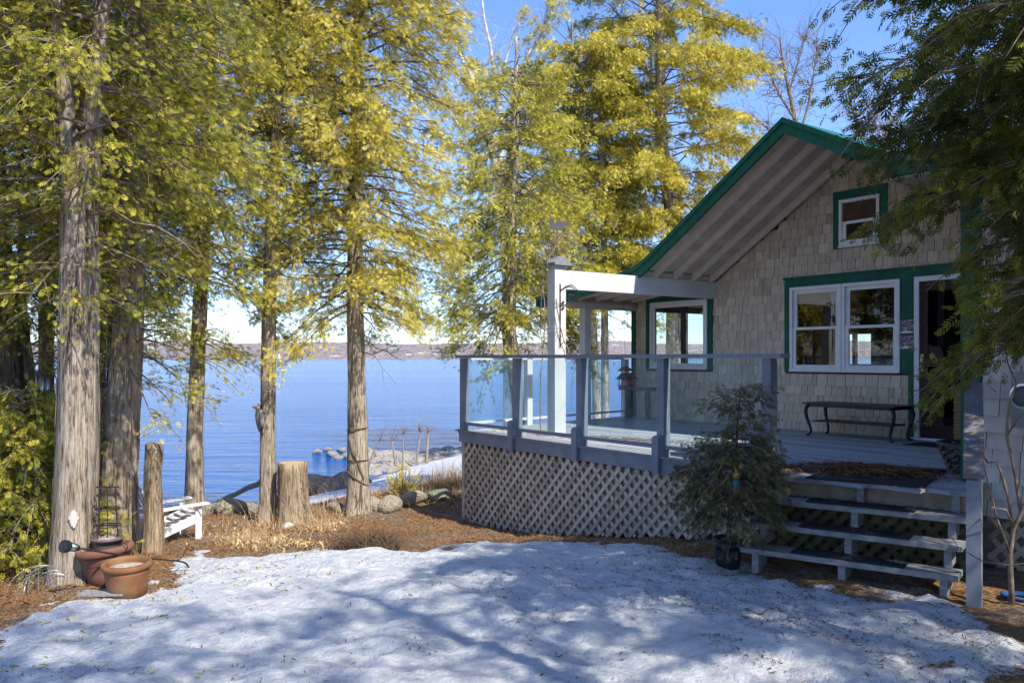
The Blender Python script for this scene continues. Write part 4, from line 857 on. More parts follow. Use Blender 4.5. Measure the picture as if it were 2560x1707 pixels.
sB = up(stem(9.1, [(268, 1255, 82), (272, 1120, 76), (278, 980, 72), (291, 800, 66), (301, 600, 60), (313, 450, 53), (322, 250, 44), (322, 50, 38), (325, -150, 28)]), 9.5, r=.04)
cedar('cedar_tree', 'thick leaning cedar with leafy sprigs down its trunk, behind the metal plant tower', 'tree', [sB],
      [dict(stem=0, z0=2.2, z1=9.2, n=135, R=1.65, tint=.55, tw=8, dead=16, size=.18), dict(stem=0, z0=-.75, z1=1.9, n=34, R=.50, tint=.6, tw=9, ns=(6, 11), size=.12, tl=.7, s0=.1, az=(2.7, 5.4)), dict(stem=0, z0=.95, z1=1.55, n=10, R=.95, tint=.6, tw=9, size=.14, tl=.8, az=(.0, 1.9))], m_olive, 102)
sD = up(stem(12.2, [(445, 1192, 40), (447, 1000, 35), (455, 800, 32), (465, 600, 29), (475, 400, 26), (482, 200, 22), (490, -100, 15)]), 9.6, r=.03)
cedar('cedar_tree', 'slim straight cedar with a long bare trunk just right of the white garden chair', 'tree', [sD],
      [dict(stem=0, z0=2.15, z1=9.3, n=150, R=1.55, tint=.5, tw=8, dead=14, size=.19, prof=[.8, 1, 1, .8, .3], droop=.5), dict(stem=0, z0=1.3, z1=1.42, n=4, R=.75, tint=.9, tw=12, size=.17, az=(.0, 1.6))], m_olive, 103)
sE = up(stem(11.8, [(617, 1202, 38), (615, 1000, 33), (617, 800, 31), (620, 600, 28), (630, 400, 26), (640, 200, 21), (648, 0, 17), (650, -150, 13)]), 9.4, r=.03)
cedar('cedar_tree', 'slim pale barked cedar carrying the woodpecker ornament', 'tree', [sE],
      [dict(rj=.12, stem=0, z0=3.0, z1=9.2, n=120, R=1.25, droop=.3, tint=.62, tw=8, dead=24, size=.18, dz0=1.4)], m_gold, 104)
sF = up(stem(12.75, [(823, 1180, 47), (822, 1000, 42), (818, 800, 39), (815, 650, 35), (818, 400, 29), (820, 100, 22), (822, -150, 14)]), 9.8, r=.03)
cedar('cedar_tree', 'broad golden cedar with rope wound round its lower trunk', 'tree', [sF],
      [dict(stem=0, z0=1.75, z1=9.6, rj=.14, s0=.08, n=235, R=1.9, tint=.74, tw=9, dead=22, size=.20, prof=[.78, .92, 1, 1.1, .6], rise=(.06, .45), droop=.42)], m_gold, 105)
sG = up(stem(16.2, [(1198, 1020, 26), (1188, 900, 28), (1172, 800, 33), (1168, 760, 32), (1172, 600, 26), (1180, 400, 19), (1186, 200, 11)]), 7.4, r=.02)
cedar('cedar_tree', 'cedar with a crooked bare foot standing behind the first glass panels of the deck', 'tree', [sG],
      [dict(stem=0, z0=1.75, z1=6.9, n=165, R=1.55, tint=.6, tw=9, dead=18, size=.20, prof=[.8, 1, 1, .75, .25], rise=(-.2, .4), droop=.55)], m_olive, 106)
sK = up(stem(27.0, [(1374, 985, 19), (1368, 850, 17), (1362, 720, 15), (1356, 600, 14), (1335, 300, 12), (1315, 150, 8)]), 12.2, r=.02)
sK2 = up(stem(27.4, [(1391, 985, 19), (1390, 850, 18), (1389, 720, 16), (1388, 600, 14), (1382, 300, 12), (1372, 150, 8)]), 11.8, r=.02)
cedar('cedar_tree', 'round topped twin trunked cedar seen between the porch column and the cottage wall', 'tree', [sK, sK2],
      [dict(stem=0, z0=2.9, z1=11.6, n=130, R=3.0, tint=.58, tw=9, size=.32, tl=1.2, prof=[.6, .9, 1, .9, .45], dead=16), dict(stem=1, z0=2.5, z1=11.0, n=62, R=2.5, tint=.5, tw=8, size=.32, tl=1.2, prof=[.6, .9, 1, .9, .45])], m_gold, 107)
sI = up(stem(28.0, [(1550, 760, 40), (1548, 520, 34), (1535, 430, 31), (1520, 330, 27), (1515, 100, 20), (1515, -150, 14)]), 17.5, r=.04)
Pl = np.array([at(*q, 27.5) for q in ((1545, 640), (1505, 596), (1470, 572), (1442, 561), (1412, 572), (1375, 592), (1335, 612))]); sI2 = (Pl, np.array([28, 27, 25, 22, 15, 9, 5]) * 1.0884 * 27.5 / FPX / 2)
cedar('cedar_tree', 'tallest golden cedar rising behind the cottage roof with one thick bent limb', 'tree', [sI, sI2],
      [dict(stem=0, z0=3.6, z1=17, n=175, R=3.55, tint=.6, tw=10, dead=44, size=.33, tl=1.2, prof=[.6, .9, 1, .95, .5], droop=.4)], m_gold, 108)
m_scar = M('peeled_pale_wood', (.44, .40, .35), (.66, .62, .56), 40, (1, 1, .2), .8, .3)
def scar(tree, st, z, az, hw, hh, m):
    P, Rr = st; V = []; nA, nB = 11, 15
    for i in range(nA):
        for j in range(nB):
            u = i / (nA - 1) * 2 - 1; v = j / (nB - 1) * 2 - 1; k = max(0, 1 - v * v) ** .38 * (.74 + .14 * math.sin(v * 5 + 1) + .10 * math.sin(v * 11) + .05 * math.sin(u * 4)); zz = z + v * hh; R2 = np.interp(zz, P[:, 2], Rr) * 1.15 + .012; a = az + u * min(k, 1) * hw / R2
            V.append((np.interp(zz, P[:, 2], P[:, 0]) + R2 * math.cos(a), np.interp(zz, P[:, 2], P[:, 1]) + R2 * math.sin(a), zz + .01 * math.sin(u * 6)))
    mb = MB(); mb.add(V, [(i * nB + j, (i + 1) * nB + j, (i + 1) * nB + j + 1, i * nB + j + 1) for i in range(nA - 1) for j in range(nB - 1)]); mb.build('peeled_patch', m, tree, True)
scar([o for o in bpy.data.objects if o.get('label', '').startswith('thick twin')][0], sA, -.33, math.atan2(-1.08, 8.1) - .05, .045, .075, m_scar)
# darker cedars behind the two thick trunks on the left
sL = up(stem(9.6, [(42, 1095, 62), (38, 950, 58), (25, 800, 50), (12, 650, 46), (0, 560, 44), (-12, 350, 38), (-20, 50, 30)]), 8.5, r=.04)
sL2 = stem(9.6, [(62, 1000, 26), (78, 915, 22), (68, 850, 22), (58, 780, 20), (50, 720, 18), (48, 500, 14), (45, 200, 10)], base=0)
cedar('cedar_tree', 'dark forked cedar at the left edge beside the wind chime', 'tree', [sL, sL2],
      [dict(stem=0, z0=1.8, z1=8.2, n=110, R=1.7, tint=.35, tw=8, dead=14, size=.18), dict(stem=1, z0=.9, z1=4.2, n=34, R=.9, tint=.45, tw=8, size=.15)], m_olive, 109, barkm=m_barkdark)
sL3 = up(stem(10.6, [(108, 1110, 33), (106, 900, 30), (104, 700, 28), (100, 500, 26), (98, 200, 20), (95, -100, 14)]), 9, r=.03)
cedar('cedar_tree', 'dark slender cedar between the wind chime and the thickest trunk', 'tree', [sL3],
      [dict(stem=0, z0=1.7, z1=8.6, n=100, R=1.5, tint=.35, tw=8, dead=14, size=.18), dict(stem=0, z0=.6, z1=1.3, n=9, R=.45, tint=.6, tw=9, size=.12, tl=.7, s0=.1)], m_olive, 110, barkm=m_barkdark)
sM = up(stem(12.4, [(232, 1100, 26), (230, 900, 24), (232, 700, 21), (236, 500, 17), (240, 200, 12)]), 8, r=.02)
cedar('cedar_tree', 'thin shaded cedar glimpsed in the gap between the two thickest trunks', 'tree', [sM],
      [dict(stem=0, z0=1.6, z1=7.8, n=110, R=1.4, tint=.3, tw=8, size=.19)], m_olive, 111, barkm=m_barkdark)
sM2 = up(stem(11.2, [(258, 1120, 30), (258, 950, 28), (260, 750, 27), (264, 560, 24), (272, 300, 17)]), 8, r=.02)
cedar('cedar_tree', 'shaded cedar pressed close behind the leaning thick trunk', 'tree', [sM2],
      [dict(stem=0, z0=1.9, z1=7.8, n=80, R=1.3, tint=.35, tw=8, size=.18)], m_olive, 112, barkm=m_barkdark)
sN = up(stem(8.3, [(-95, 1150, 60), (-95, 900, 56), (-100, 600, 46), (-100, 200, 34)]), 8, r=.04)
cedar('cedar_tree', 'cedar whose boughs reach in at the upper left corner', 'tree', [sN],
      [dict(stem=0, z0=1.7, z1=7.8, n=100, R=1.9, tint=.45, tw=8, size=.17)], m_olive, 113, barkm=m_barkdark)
# overhanging cedar on the right, close by
sR = (np.array([(-1.15, 5.75, -.9), (-1.12, 5.8, 1.0), (-1.15, 5.8, 3.0), (-1.2, 5.75, 5.0), (-1.2, 5.7, 6.1)]), np.array([.19, .165, .12, .07, .02]))
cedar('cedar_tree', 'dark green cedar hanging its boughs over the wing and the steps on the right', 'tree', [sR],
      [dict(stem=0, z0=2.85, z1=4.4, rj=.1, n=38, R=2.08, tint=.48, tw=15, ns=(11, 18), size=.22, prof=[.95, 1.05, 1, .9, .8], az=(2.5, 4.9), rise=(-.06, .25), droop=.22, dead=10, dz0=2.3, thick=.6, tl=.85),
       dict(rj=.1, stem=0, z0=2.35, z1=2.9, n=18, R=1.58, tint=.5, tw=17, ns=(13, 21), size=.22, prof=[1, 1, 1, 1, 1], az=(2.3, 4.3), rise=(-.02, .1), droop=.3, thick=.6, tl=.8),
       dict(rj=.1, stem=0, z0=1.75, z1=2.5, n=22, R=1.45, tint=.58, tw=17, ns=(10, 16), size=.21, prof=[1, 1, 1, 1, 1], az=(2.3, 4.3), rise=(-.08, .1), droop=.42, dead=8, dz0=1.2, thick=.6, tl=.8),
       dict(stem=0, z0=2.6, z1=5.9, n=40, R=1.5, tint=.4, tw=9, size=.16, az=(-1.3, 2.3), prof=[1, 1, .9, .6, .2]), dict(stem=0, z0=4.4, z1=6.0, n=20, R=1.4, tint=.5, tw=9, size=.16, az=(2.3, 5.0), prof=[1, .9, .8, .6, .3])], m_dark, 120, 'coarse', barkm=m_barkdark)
# cedars out of the frame to the right whose shade dapples the snow
def shade_tree(x, y, ht, R, n, seed, label, z0=1.2):
    g = gz(x, y); st = (np.array([(x, y, g - .1), (x + .1, y, 3), (x, y, ht)]), np.array([.2, .14, .03]))
    cedar('cedar_tree', label, 'tree', [st], [dict(stem=0, z0=z0, z1=ht - .1, n=n, R=R, tint=.5, tw=7, size=.22, prof=[.8, 1, 1, .75, .25])], m_olive, seed, barkm=m_barkdark)
shade_tree(2.4, 3.3, 8.8, 1.8, 90, 131, 'cedar beyond the right edge that shades the middle of the snow')
shade_tree(2.7, .9, 10.2, 1.9, 100, 132, 'cedar behind the viewer that shades the near snow')
shade_tree(1.9, -1.3, 10.2, 1.9, 125, 133, 'cedar behind the viewer on the side towards the lake')
shade_tree(3.2, 5.3, 7.6, 1.7, 130, 134, 'shorter cedar beyond the wing that shades the foot of the steps')

# bare trees
def bare_tree(name, label, D, limbs, seed, m, twigs=60, tl=1.0):
    r = np.random.default_rng(seed); P0 = at(limbs[0][0][0], limbs[0][0][1], D); t = thing(name, label, 'tree', (P0[0], P0[1], gz(P0[0], P0[1])), 'leafless trees behind the cedars and the cottage')
    mb = MB(); tw = MB(); g = gz(P0[0], P0[1])
    for k, L in enumerate(limbs):
        P = np.array([at(x, y, D) for x, y, w_ in L]); rr = np.array([w_ * 1.0884 * D / FPX / 2 for x, y, w_ in L])
        if k == 0 and P[0][2] > g: P = np.vstack([[P[0][0], P[0][1], g - .1], P]); rr = np.r_[rr[0] * 1.15, rr]
        off = np.cumsum(r.normal(0, .12, len(P))); P[:, 0] += off * .5 * (k > 0); trunk_mesh(mb, P, rr, 9, seed + k)
        n = int(twigs * len(L) / 5)
        for q in range(n):
            u = r.uniform(.25, 1) * (len(P) - 1); i = int(min(u, len(P) - 2)); b_ = P[i] + (P[i + 1] - P[i]) * (u - i); ax = unit(P[i + 1] - P[i])
            d = unit(ax * r.uniform(.2, .9) + r.normal(0, .8, 3) + [0, 0, .25]); ln = r.uniform(.4, 1.5) * tl; C = [b_]
            for _ in range(5): d = unit(d + r.normal(0, .28, 3) + [0, 0, .06]); C.append(C[-1] + d * ln / 5)
            C = np.array(C); tw.tube(C, np.linspace(.012, .003, 6) * (.6 + .4 * tl), 4, cap=False)
            for _ in range(3):
                i2 = r.integers(1, 5); d2 = unit(d + r.normal(0, .8, 3)); C2 = np.array([C[i2], C[i2] + d2 * ln * .18, C[i2] + unit(d2 + r.normal(0, .3, 3)) * ln * .38]); tw.tube(C2, [.006, .004, .002], 3, cap=False)
    mb.V += tw.V; mb.T += tw.T; mb.F += [[i + mb.n for i in f] for f in tw.F]; mb.n += tw.n; mb.build('trunk', m, t, True); return t
bare_tree('bare_tree', 'white barked leafless tree forking between the golden cedars', 30.0, [[(1168, 760, 24), (1158, 520, 23), (1150, 430, 21), (1128, 340, 18), (1104, 250, 14), (1085, 180, 11), (1062, 140, 8), (1045, 90, 5)],
    [(1152, 440, 15), (1150, 300, 13), (1136, 225, 11), (1128, 170, 9), (1118, 110, 7), (1105, 50, 5), (1098, -40, 4)], [(1156, 480, 14), (1175, 300, 11), (1188, 200, 10), (1213, 130, 9), (1240, 88, 8), (1262, 40, 6), (1280, -30, 4)], [(1128, 335, 9), (1088, 300, 7), (1050, 290, 5), (1020, 250, 3)], [(1240, 88, 5), (1256, 20, 4), (1258, -40, 3)], [(1140, 240, 6), (1170, 110, 5), (1200, 20, 3)]], 201, m_birch, 30)
bare_tree('bare_tree', 'leafless grey tree with fine twigs above the cottage ridge', 30, [[(1835, 420, 12), (1830, 300, 10), (1815, 220, 8), (1800, 150, 6), (1792, 90, 3)], [(1825, 280, 6), (1790, 220, 5), (1765, 170, 3), (1750, 120, 2)], [(1830, 320, 6), (1850, 240, 5), (1862, 160, 3), (1868, 110, 2)], [(1812, 210, 5), (1835, 150, 3), (1850, 80, 2)], [(1835, 340, 6), (1780, 300, 4), (1745, 270, 2)]], 202, m_twig, 70, 1.1)
bare_tree('bare_tree', 'leafless tree showing low over the right slope of the roof', 25, [[(2010, 470, 12), (2000, 380, 10), (1985, 330, 8), (1965, 280, 5), (1950, 220, 3)], [(2000, 370, 6), (2030, 320, 5), (2060, 280, 3)], [(1995, 350, 5), (2005, 300, 4), (2020, 250, 2)]], 203, m_twig, 70, 1.0)
bare_tree('bare_tree', 'leafless twiggy tree overlapping the tallest golden cedar at the top', 31, [[(1560, 470, 9), (1530, 330, 8), (1500, 200, 7), (1470, 120, 5), (1440, 60, 4), (1400, 10, 3)], [(1500, 200, 5), (1490, 100, 4), (1470, 20, 3)], [(1490, 170, 5), (1440, 130, 4), (1390, 110, 2)]], 204, m_twig, 55, .8)

# ------------------------------------------------------------------ stumps, rocks, poles on the bank
def stump(label, D, pts, seed, th):
    P, rr = stem(D, pts); t = thing('stump', label, 'stump', tuple(P[0]), 'sawn stumps at the edge of the bank'); mb = MB(); trunk_mesh(mb, P, rr, 22, seed, .25); mb.build('bark_sides', m_stump, t, True)
    tp_ = P[-1]; mb = MB(); mb.lathe([(.001, .012), (rr[-1] * .5, .010), (rr[-1] * .93, .004), (rr[-1] * .96, -.02)], tp_, 22); mb.build('cut_top', m_cutwood, t)
    r = np.random.default_rng(seed); vb = MB()
    for k in range(th):
        a0 = r.uniform(0, 6.28); zz = np.linspace(P[0][2] + .1, tp_[2] - r.uniform(0, .3), 14); aa = a0 + np.cumsum(r.normal(0, .28, 14)); R2 = np.interp(zz, P[:, 2], rr) * 1.06 + .006; cx = np.interp(zz, P[:, 2], P[:, 0]); cy = np.interp(zz, P[:, 2], P[:, 1])
        vb.tube(np.stack([cx + R2 * np.cos(aa), cy + R2 * np.sin(aa), zz], -1), .006, 4)
    vb.build('dry_vine', m_twig, t); return t
m_stump = bark('peeling_stump_bark', (.16, .11, .07), (.36, .27, .175), (.55, .44, .31), 20)
stump('tall narrow stump with peeling bark in front of the white chair', 8.75, [(352, 1270, 42), (354, 1200, 37), (352, 1100, 35), (354, 1018, 34)], 31, 3)
stump('wide sawn stump wrapped in dry vines beside the woodpecker tree', 11.6, [(676, 1210, 74), (672, 1150, 63), (670, 1062, 60)], 32, 9)
def rock_mesh(seed, m=3, amp=.30):
    bm = bmesh.new(); bmesh.ops.create_icosphere(bm, subdivisions=m, radius=1); r = np.random.default_rng(seed); dirs = unit(r.normal(0, 1, (9, 3))); off = r.uniform(.62, .95, 9)
    for v in bm.verts:
        p = np.array(v.co)
        for d, o in zip(dirs, off):
            e = p @ d - o
            if e > 0: p = p - d * e * .85
        n_ = 1 + amp * .25 * (math.sin(p[0] * 3 + seed) * math.sin(p[1] * 3.7 + seed * 2) * math.sin(p[2] * 3.1 + seed)); v.co = p * n_
    me = bpy.data.meshes.new('rock'); bm.to_mesh(me); bm.free(); me.shade_smooth(); return me
import bmesh
ROCKS = [rock_mesh(s_) for s_ in range(6)]
for me in ROCKS: me.materials.append(m_rock)
def rock(label, p, sx, sy, sz, k, rot=0, group=None, m=None, nm='boulder'):
    me = ROCKS[k % 6]
    if m is not None: me = me.copy(); me.materials.clear(); me.materials.append(m)
    o = link(bpy.data.objects.new(nm, me)); o.location = p; o.scale = (sx, sy, sz); o.rotation_euler = (random.uniform(-.2, .2), random.uniform(-.2, .2), rot); OFF[o] = np.zeros(3); return tag(o, label, 'rock', group)
def groundp(x, y, D): q = at(x, y, D); return np.array([q[0], q[1], gz(q[0], q[1])])
def rk(label, x, y, D, wpx, hr=.65, k=0, m=None, sink=.5, asp=1.0):
    p = groundp(x, y, D); w_ = wpx * 1.0884 * D / FPX / 2; p[2] += w_ * hr * (1 - sink); return rock(label, p, w_, w_ * asp, w_ * hr, k, random.uniform(0, 3) if asp == 1 else math.atan2(.8113, .5846), group='boulders along the top of the bank', m=m)
rk('dark boulder just left of the slim straight cedar', 393, 1182, 12.9, 60, .65, 0)
rk('dark rounded boulder behind the white chair', 372, 1178, 13.0, 44, .7, 2)
rk('pale rounded boulder right of the slim straight cedar', 490, 1186, 12.8, 74, .6, 1, m_rockmoss)
rk('pale boulder with a shaded side, middle of the row between the two slim cedars', 532, 1187, 12.7, 78, .62, 3, m_rockmoss)
rk('dark ended boulder next to the woodpecker tree', 572, 1185, 12.8, 62, .7, 4)
rk('small white snow dusted stone at the foot of the wide stump', 660, 1213, 11.3, 34, .6, 5, m_white_post)
rk('dark boulder at the left foot of the roped cedar', 770, 1170, 12.9, 46, .7, 0)
rk('mossy pale boulder right of the roped cedar', 852, 1148, 12.9, 56, .9, 1, m_rockmoss)
rk('large pale boulder on the bank below the yellow bush', 893, 1160, 12.9, 64, .75, 2, m_rockmoss)
rk('grey boulder with moss above the shaded path', 950, 1140, 13.3, 66, .6, 3, m_rockmoss)
rk('flat mossy stone under the dry bush by the deck', 1008, 1127, 13.5, 58, .5, 4, m_rockmoss)
rk('upright pale stone leaning on the roped cedar', 858, 1108, 12.95, 30, 1.4, 5, m_rockmoss)
# driftwood log on the snow and the leaning pole
dw = MB(); q0, q1 = np.array([-20.6, 7.9, -2.28]), np.array([-20.3, 9.9, -2.26])
dw.tube([q0 + (q1 - q0) * k / 8 + [0, 0, .05 * math.sin(k * 1.3)] for k in range(9)], [.12, .27, .30, .28, .25, .27, .29, .27, .10], 12, jit=lambda i, an: 1 + .12 * np.sin(an * 3 + i) + .07 * np.sin(an * 7 + i * 2)); tag(dw.build('driftwood_log', m_twig_bark, None, True), 'short dark log lying at the water edge on the snow', 'log')
pole = MB(); a_, b_ = at(466, 1168, 16.6), at(606, 1104, 14.6); pole.tube([a_ + (b_ - a_) * k / 9 + Zx * .012 * math.sin(k * 2.1) for k in range(10)] + [b_ + (b_ - a_) * .22], list(np.linspace(.035, .055, 10)) + [.055], 8); tag(pole.build('leaning_pole', m_twig_bark, None, True), 'fallen pole slanting over the water behind the slim cedars', 'log')
# riprap spit: boulders heaped at the water
r9 = np.random.default_rng(77); n_r = 0
for (x, y, wpx) in ((728, 1040, 26), (762, 1046, 34), (752, 1034, 22), (785, 1036, 26), (800, 1050, 34), (778, 1053, 24)):
    p = aty(x * 1.0884, y * 1.0884, 1); rr_ = ray(x * 1.0884, y * 1.0884); D = (WL - EZ) / rr_[2]; p = np.array([0, 0, EZ]) + rr_ * D; w_ = wpx * 1.0884 * D / FPX / 2
    rock('pale wet boulder standing in the lake off the end of the riprap', (p[0], p[1], WL + w_ * .15), w_, w_ * .8, w_ * .55, n_r, r9.uniform(0, 3), 'boulders out in the water'); n_r += 1
for k in range(100):
    u = r9.uniform(0, 1); v_ = r9.uniform(0, 1); x = 838 + 205 * u; ytop = 1040 + 3 * u + r9.normal(0, 2.5); ybot = np.interp(u, [0, .25, 1], [1098, 1088, 1054]); y = ytop + (ybot - ytop) * v_
    rr_ = ray(x * 1.0884, y * 1.0884); D = np.interp(y, [1038, 1100], [30.5, 25.5]); p = np.array([0, 0, EZ]) + rr_ * D; w_ = r9.uniform(.20, .58)
    rock('grey boulder in the riprap heaped along the snowy shore', (p[0], p[1], p[2] - w_ * .3), w_, w_ * .85, w_ * .7, k, r9.uniform(0, 3), 'riprap boulders along the shore')
m_pollard = M('pollard_bark', (.15, .11, .085), (.40, .33, .26), 9, (1, 1, .5), .85, .3)
# ------------------------------------------------------------------ pollarded shrubs behind the riprap
for k, (x, yb, yt, lean, wd) in enumerate(((845, 1080, 1012, 26, 9), (908, 1076, 1012, -8, 8), (925, 1072, 996, 2, 7), (957, 1074, 990, 8, 10), (980, 1070, 993, 3, 13), (1100, 1050, 995, -4, 9))):
    D = 27.0; lb_ = ['leaning pollard stem nearest the roped cedar', 'pale short pollard stem second from the roped cedar', 'thin upright pollard stem with a knobbly head', 'dark forked pollard stem between two thin ones', 'thickest pale pollard stem above the riprap', 'pollard stem half hidden by the deck corner'][k]
    p = at(x, yb, D); g = gz(p[0], p[1]); t = thing('pollard_shrub', lb_, 'shrub', (p[0], p[1], g), 'pollarded shrubs on the shore'); P = np.array([at(x + lean * f ** 1.4, yb + (yt - yb) * f, D) for f in np.linspace(0, 1, 8)]); P[0][2] = min(P[0][2], g - .1); P[0][2] -= .3
    mb = MB(); mb.tube(P, np.linspace(.62, .38, 8) * wd * 1.0884 * D / FPX / 2, 8); hd_ = P[-1]; mb.build('stem', m_pollard, t, True); tw = MB(); r = np.random.default_rng(300 + k)
    for q in range(int(r.integers(9, 26))):
        d = unit(np.array([r.normal(0, .7), r.normal(0, .7), 1.0])); L = r.uniform(.12, .9) ** 1.3; tw.tube([hd_ + r.normal(0, .008, 3), hd_ + d * L * .5 + r.normal(0, .05, 3), hd_ + d * L], [.006, .005, .003], 3, cap=False)
    for q in range(8):
        b_ = P[7] - Zx * r.uniform(0, .05); d = unit(np.array([r.normal(0, 1), r.normal(0, 1), .7])); tw.tube([b_, b_ + d * .15, b_ + d * .35], [.009, .006, .003], 3, cap=False)
    tw.build('twigs', m_twig, t)
# ------------------------------------------------------------------ dry grass, brush, litter
def blades(name, label, cat, pts, hgt, wd, m, seed, lean=.5, n_seg=3, up_=1.0):
    r = np.random.default_rng(seed); n = len(pts); a = r.uniform(0, 6.28, n); h = r.uniform(*hgt, n); l = r.uniform(.1, lean, n) * h; w_ = r.uniform(*wd, n); d = np.stack([np.cos(a), np.sin(a), np.zeros(n)], -1); s_ = np.stack([-np.sin(a), np.cos(a), np.zeros(n)], -1); V = []
    for k in range(n_seg + 1):
        f = k / n_seg; c = pts + d * (l * f ** 1.8)[:, None] + np.array([0, 0, 1.]) * (h * up_ * (f - .28 * f ** 3 * (l / h)))[:, None]; V += [c - s_ * (w_ * (1 - .8 * f) / 2)[:, None], c + s_ * (w_ * (1 - .8 * f) / 2)[:, None]]
    V = np.stack(V, 1).reshape(-1, 3); b_ = np.arange(n)[:, None] * (2 * n_seg + 2); F = np.concatenate([b_ + np.array([2 * k, 2 * k + 1, 2 * k + 3, 2 * k + 2]) for k in range(n_seg)]); t = r.uniform(0, 1, n)
    o = np_mesh(name, V, F, np.concatenate([t] * n_seg), m); tag(o, label, cat); return kind(o, 'stuff')
def patch(n, items, seed):
    r = np.random.default_rng(seed); out = []
    tot = sum(w_ for *_, w_ in items)
    for x, y, sx, sy, w_ in items:
        m_ = int(n * w_ / tot); q = r.normal(0, .5, (m_, 2)) * [sx, sy] + [x, y]; out.append(q)
    q = np.concatenate(out); return np.stack([q[:, 0], q[:, 1], gzv(q[:, 0], q[:, 1]) - .01], -1)
blades('dry_grass', 'tufts of bleached dry grass along the bank and round the stumps', 'grass', patch(5200, [(-9.9, 3.3, .9, .45, 2.5), (-10.9, 4.4, .5, .4, 2), (-11.2, 3.9, .6, .6, 1.2), (-12.3, 7.2, .8, .7, 3.2), (-12.9, 8.2, .7, .9, 3), (-12.6, 6.6, .8, .6, 1.4), (-13.1, 5.9, .5, 1.2, 1.2), (-11.8, 5.0, 1.0, .5, .8), (-12.4, 2.6, 1, .8, .6), (-12.9, 9.5, .8, 1, 2)], 51), (.06, .34), (.003, .007), m_grass, 52, 2.4, 4, .75)
fl_ = patch(2600, [(-9.9, 3.3, .9, .4, 2.5), (-10.9, 4.4, .5, .4, 2), (-11.2, 3.9, .6, .5, 1.2), (-12.4, 7.2, .9, .7, 2.5), (-12.9, 8.2, .7, .9, 2), (-9.3, 3.7, .6, .3, 1)], 57); fl_[:, 2] += np.random.default_rng(5).uniform(0, .16, len(fl_)) ** 1.5
flakes('dead_leaves', 'curled tan dead leaves caught in the dry grass by the stumps', 'leaves', fl_, (.03, .085), (.008, .022), m_grass, .03, .8, 58)
blades('dry_grass', 'flattened grey brown clump of dead day lily leaves on the edge of the snow', 'grass', patch(700, [(-8.45, 4.05, .45, .22, 1), (-8.85, 4.35, .3, .2, .6)], 53), (.2, .5), (.008, .016), m_debris, 54, 1.9, 4, .45)
m_brush = M('tan_brush', (.20, .12, .06), (.52, .36, .20), 8, rough=.9, bmp=0, tint=.85, lo=.1, hi=.9)
blades('dead_brush', 'brown twiggy brush standing at the corner of the deck', 'brush', patch(1100, [(-12.3, 7.5, .5, .5, 2), (-12.8, 8.4, .6, .7, 1.5), (-11.9, 4.9, .5, .4, .3), (-10.6, 3.9, .5, .5, .3)], 55), (.25, .62), (.004, .008), m_brush, 56, 1.3, 4)
def ybush():
    p = groundp(925, 1128, 13.9); t = thing('yellow_bush', 'small bush with yellow green leaves on the bank right of the roped cedar', 'shrub', tuple(p)); r = np.random.default_rng(61); mb = MB(); sp = Sprays('coarse')
    for k in range(38):
        d = unit(np.array([r.normal(0, .7), r.normal(0, .7), 1])); L = r.uniform(.25, .62); C = np.array([p, p + d * L * .5 + r.normal(0, .03, 3), p + d * L]); mb.tube(C, [.008, .006, .003], 4, cap=False); m_ = 8; sp.add(p + d * r.uniform(.35, 1, (m_, 1)) * L + r.normal(0, .03, (m_, 3)), d + r.normal(0, .7, (m_, 3)), r.uniform(.05, .09, m_), r.uniform(.5, 1, m_))
    mb.build('twigs', m_twig, t); sp.build('leaves', m_gold, t, r)
ybush()
rL = np.random.default_rng(71)
q = rL.uniform([-14.0, -1.5], [-4.6, 7.2], (95000, 2)); i_ = np.clip(np.searchsorted(gx, q[:, 0]) - 1, 0, nx - 1); j_ = np.clip(np.searchsorted(gy, q[:, 1]) - 1, 0, ny - 1); q = q[smask[i_, j_] < .4]
flakes('leaf_litter', 'brown needle and leaf litter covering the bare ground', 'litter', np.stack([q[:, 0], q[:, 1], gzv(q[:, 0], q[:, 1])], -1), (.018, .060), (.002, .008), m_needles, .022, .35, 72)
def on_snow(n, seed, thr, lo, hi, wx=0):
    r = np.random.default_rng(seed); q = r.uniform(lo, hi, (n, 2)); k = vnoise(q[:, 0], q[:, 1], .8, seed) * .5 + vnoise(q[:, 0], q[:, 1], 3.5, seed + 1) * .5 + wx * (q[:, 1] - 3) > thr; q = q[k]; i_ = np.clip(np.searchsorted(gx, q[:, 0]) - 1, 0, nx - 1); j_ = np.clip(np.searchsorted(gy, q[:, 1]) - 1, 0, ny - 1); q = q[smask[i_, j_] > .6]; return np.stack([q[:, 0], q[:, 1], gzv(q[:, 0], q[:, 1])], -1)
flakes('snow_debris', 'bits of dead cedar twigs lying on the snow', 'debris', np.concatenate([on_snow(9000, 81, .57, (-9, -1), (-1.3, 6.2)), on_snow(9000, 82, .60, (-5, 2.8), (-1.2, 6.1), .05)]), (.008, .040), (.002, .006), m_debris, .010, .3, 83)
flakes('snow_debris', 'tufts of shed yellow green cedar leaf on the snow', 'debris', on_snow(6000, 84, .66, (-9, 0), (-1.3, 6)), (.02, .07), (.004, .010), m_olive, .012, .3, 85)

